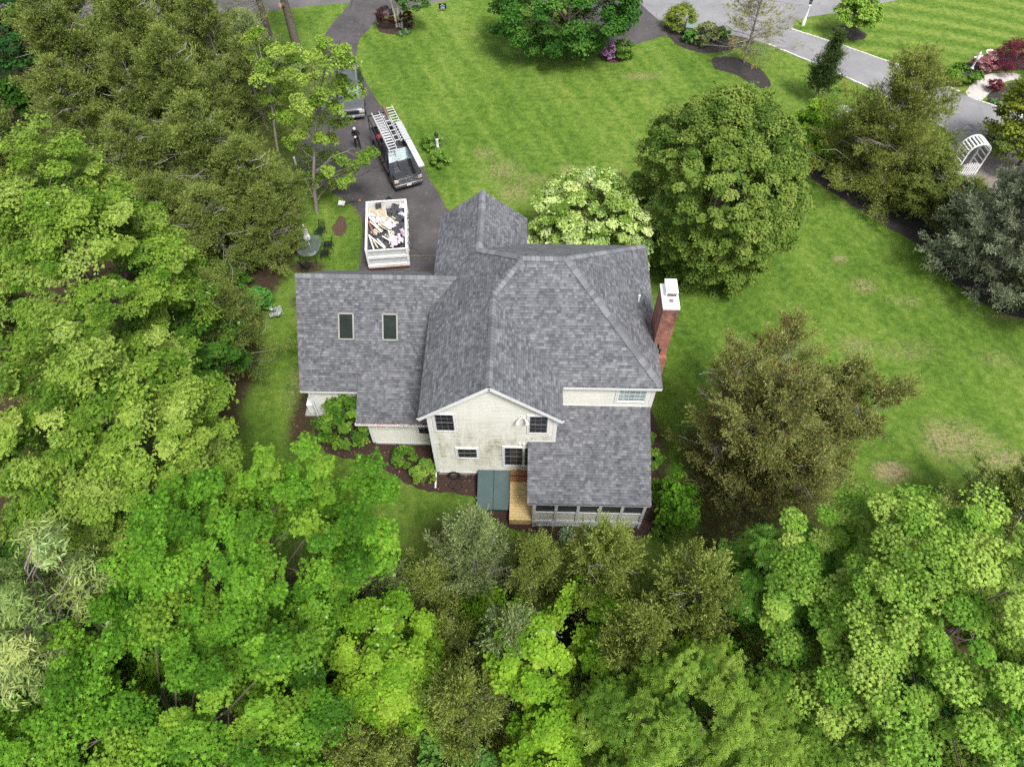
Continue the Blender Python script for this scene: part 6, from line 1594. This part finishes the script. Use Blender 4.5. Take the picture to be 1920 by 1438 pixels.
REDB = ((.028, .012, .012), (.05, .018, .018), (.085, .028, .026), (.05, .06, .02))
shrub(160, .8, .7, .85, .85, 'oval', .09, 40, 100, REDB, .3, 'dark red bush left of the birch stems', 'barberry', 'shrub', (-11.6, 57.2), young=.3, lobes=.05)
shrub(161, .65, .6, .7, .7, 'oval', .09, 34, 100, REDB, .3, 'dark red bush right of the birch stems', 'barberry', 'shrub', (-9.95, 57.25), young=.3, lobes=.05)
shrub(162, 1.25, 1.05, .95, .95, 'oval', .11, 70, 130, YEW, .25, 'clipped round yellow green hedge shrub next to the utility cabinet', 'clipped_shrub', 'shrub', (12.5, 57.5), lobes=.05)
shrub(163, .95, .9, .8, .8, 'broad', .14, 36, 90, ((.08, .12, .03), (.17, .2, .07), (.34, .35, .16), (.42, .42, .2)), .3, 'variegated cream and green shrub right of the utility cabinet', 'variegated_shrub', 'shrub', (14.4, 55.4))
shrub(164, .5, .4, .5, .5, 'long', .3, 20, 70, ((.05, .14, .025), (.08, .2, .035), (.12, .26, .05), (.16, .28, .05)), .4, 'tuft of tall green grass in front of the utility cabinet', 'grass_tuft', 'plant', (13.15, 55.5))
shrub(165, .9, .4, .45, .45, 'long', .3, 24, 70, ((.05, .14, .025), (.08, .2, .035), (.12, .26, .05), (.16, .28, .05)), .3, 'row of tall green grass behind the variegated shrub by the road', 'grass_tuft', 'plant', (15.5, 56.3))
shrub(166, .6, .5, .65, .7, 'oval', .13, 34, 70, ((.05, .12, .02), (.42, .18, .42), (.55, .3, .55), (.5, .25, .5)), .32, 'pink flowering rhododendron on the lawn edge under the deep green tree', 'flowering_shrub', 'shrub', (6.4, 53.0))
shrub(167, .8, .65, .65, .68, 'broad', .13, 36, 80, RHODO, .3, 'round green shrub right of the pink flowering rhododendron', 'garden_shrub', 'shrub', (7.6, 53.2))
LAMPB = ((.06, .14, .02), (.11, .21, .03), (.17, .28, .045), (.22, .3, .05))
shrub(168, .62, .6, .55, .55, 'broad', .10, 26, 90, LAMPB, .32, 'leafy bush in front of the foot of the lamp post on the lawn', 'garden_shrub', 'shrub', (-5.75, 40.0))
shrub(1681, .6, .55, .5, .6, 'broad', .10, 22, 90, LAMPB, .34, 'leafy bush behind the lamp post on the lawn', 'garden_shrub', 'shrub', (-6.5, 41.7))
shrub(169, 1.5, 1.5, 1.7, 1.7, 'broad', .15, 60, 120, VINE, .26, 'bright green bush right of the large rounded tree', 'garden_shrub', 'shrub', (20.2, 42.6))
shrub(170, .95, .95, 1.1, 1.2, 'oval', .12, 34, 100, ((.05, .12, .03), (.09, .17, .05), (.62, .64, .58), (.7, .7, .66)), .3, 'white flowering bush between the bright green bush and the ragged cedar', 'flowering_shrub', 'shrub', (21.9, 44.2), young=.5)
shrub(171, 1.3, 1.3, 1.2, 1.1, 'broad', .15, 44, 110, VINE, .28, 'lower bright green bush by the dark bed right of the large rounded tree', 'garden_shrub', 'shrub', (20.6, 40.6))
shrub(172, 2.3, 1.6, 1.1, 1.0, 'long', .16, 70, 120, ((.07, .012, .022), (.12, .02, .035), (.18, .035, .05), (.2, .05, .06)), .24, 'dark red weeping maple mound at the right edge of the striped lawn', 'japanese_maple', 'shrub', (38.2, 52.2), lobes=.06)
shrub(173, 1.0, .6, .45, .5, 'oval', .11, 34, 80, ((.09, .07, .05), (.3, .1, .12), (.42, .2, .22), (.4, .25, .22)), .3, 'pinkish shrub between the garden path and the red weeping maple', 'flowering_shrub', 'shrub', (35.7, 52.3))
shrub(174, .6, .5, .45, .5, 'oval', .10, 24, 80, ((.06, .012, .018), (.1, .02, .03), (.16, .04, .05), (.2, .06, .06)), .34, 'small dark red shrub in the bed beside the garden path', 'red_shrub', 'shrub', (35.4, 49.5))
shrub(175, 1.3, 1.2, .9, .9, 'broad', .15, 34, 100, VINE, .3, 'bright green low bush at the foot of the ragged cedar, left of the arbor', 'garden_shrub', 'shrub', (27.0, 38.4))
shrub(176, 1.2, .9, .6, .6, 'broad', .14, 30, 100, RHODO, .3, 'green low planting under the ragged cedar beside the garden path', 'garden_shrub', 'shrub', (33.2, 50.6))
shrub(177, .7, .7, .7, .7, 'broad', .18, 22, 80, ((.035, .12, .02), (.06, .17, .03), (.1, .23, .04), (.12, .25, .04)), .36, 'small large leaved green bush in the shade left of the wing', 'garden_shrub', 'shrub', (-15.3, 26.9))
shrub(178, .35, .35, .3, .35, 'oval', .08, 16, 70, ((.2, .24, .2), (.3, .34, .3), (.42, .45, .4), (.5, .5, .46)), .4, 'small silvery plant at the edge of the side lawn left of the wing', 'silver_plant', 'plant', (-14.3, 26.3))
shrub(179, .8, .8, .5, .5, 'broad', .12, 24, 80, RHODO, .34, 'green plant at the foot of the thick sawn trunk by the driveway', 'garden_shrub', 'shrub', (-17.9, 50.9))

for k, (x, y, h, r, v, lab) in enumerate([(26.8, 34.3, 3.8, 2.0, 0, 'low cedar at the front of the dark bed left of the grey green spruce'), (26.2, 37.4, 3.6, 1.8, 1, 'cedar deep in the dark bed between the ragged cedar and the arbor'), (25.4, 36.0, 4.2, 2.3, 2, 'low dark cedar below the ragged cedar in the dark bed'), (28.6, 33.0, 2.2, 1.8, 1, 'low cedar between the white arbor and the grey green spruce'), (22.3, 40.6, 4.6, 2.0, 0, 'dark cedar filling the gap between the ragged cedar and the bright bushes'), (30.0, 27.0, 7.0, 2.6, 2, 'dark cedar at the right edge below the grey green spruce')]):
    cedar(v, x, y, h, r, k * 1.7, lab)
for k, (x, y, z, r, lab) in enumerate([(-2.9, 4.9, 5.2, 1.2, 'leafy small crown between the lime green tree and the cedars at the bottom'), (2.8, 5.4, 5.6, 1.3, 'leafy small crown in the middle of the bottom grove'), (3.4, 3.3, 6.0, 1.2, 'leafy small crown left of the wide narrow leaved tree'), (8.9, 4.2, 5.2, 1.4, 'leafy small crown in the gap left of the dark corner maple'), (-6.3, 6.4, 4.2, 1.4, 'dark leafy crown in the gap between the two bright maples')]):
    put('small_tree', broadleaf(300 + k, r, r, r * 1.1, z, 'broad', .12, 50, 240, VINE if k < 3 else RHODO, .27, .1, .0, .07, limbs=14), lab, 'tree', (x, y))

for v, x, y, h, r, lab in [(0, -34.5, 51.0, 8.5, 3.0, 'olive cedar in the top left corner behind the dark leafy tree'), (2, -29.5, 51.0, 8.0, 3.0, 'olive cedar at the top edge right of the corner, hiding the street'), (1, -25.4, 51.8, 7.0, 2.4, 'olive cedar at the top edge hiding the left end of the grey street'), (0, -18.6, 43.5, 6.5, 2.3, 'olive cedar behind the slender light green tree beside the grey car'), (3, -19.3, 47.6, 6.0, 2.0, 'pale thin cedar below the thick trunks at the top of the driveway')]:
    cedar(v, x, y, h, r, x, lab)

# --- low undergrowth between the trees
UG = [broadleaf(190 + k, 1.2, 1.2, .8, .7, 'broad', .16, 26, 80, p, .34, .1, 0, .015, trunk=False, low=-.3, limbs=10) for k, p in enumerate([DARKM, RHODO, DARKM])]
rs = random.Random(77); spots = []
for _ in range(900):
    x, y = rs.uniform(-24, 17), rs.uniform(-1.5, 30)
    if not (y < 9.0 or (x < -16.5 and y < 30)): continue
    if all((x - a) ** 2 + (y - b) ** 2 > 2.1 ** 2 for a, b in spots): spots.append((x, y))
u = None
for k, (x, y) in enumerate(spots[:70]):
    s_ = rs.uniform(.7, 1.6)
    put('undergrowth_shrub', UG[k % 3], 'low dark leafy shrub on the woodland floor beneath the trees', 'shrub', (x, y), rs.uniform(0, 6.28), (s_, s_, s_ * 1.2), 'undergrowth beneath the trees')

# --- fallen leaves and twigs along the paving edges and on the mulch
rs = np.random.RandomState(91)
def along(poly, n, sp):
    P = np.array(poly); i = rs.randint(0, len(P) - 1, n); t_ = rs.rand(n, 1)
    return P[i] * (1 - t_) + P[i + 1] * t_ + rs.randn(n, 2) * sp
pp = np.concatenate([along(driveway[3:17], 260, .35), along(driveway[19:33], 160, .18), np.stack([rs.uniform(-10, -2.2, 160), rs.uniform(15.2, 17.6, 160)], 1), np.stack([rs.uniform(-15, -11, 120), rs.uniform(33, 40, 120)], 1), np.stack([rs.uniform(-12.5, -10.7, 90), rs.uniform(17, 24, 90)], 1)])
LP_ = np.concatenate([pp, np.full((len(pp), 1), .035)], 1)
NN = np.array([0, 0, 1.]) + .3 * rs.randn(len(pp), 3)
cc_ = np.array([.20, .13, .07]) * (.5 + 1.3 * rs.rand(len(pp), 1)) * np.array([1, 1, 1])
lm = leaves('leaf_litter', LP_, NN, .05 + .09 * rs.rand(len(pp)), 'oval', cc_, rs)
lo_ = bpy.data.objects.new('leaf_litter', lm); COL.objects.link(lo_); tag(lo_, 'scattered brown fallen leaves along the driveway edges and mulch', 'leaf litter', kind='stuff')
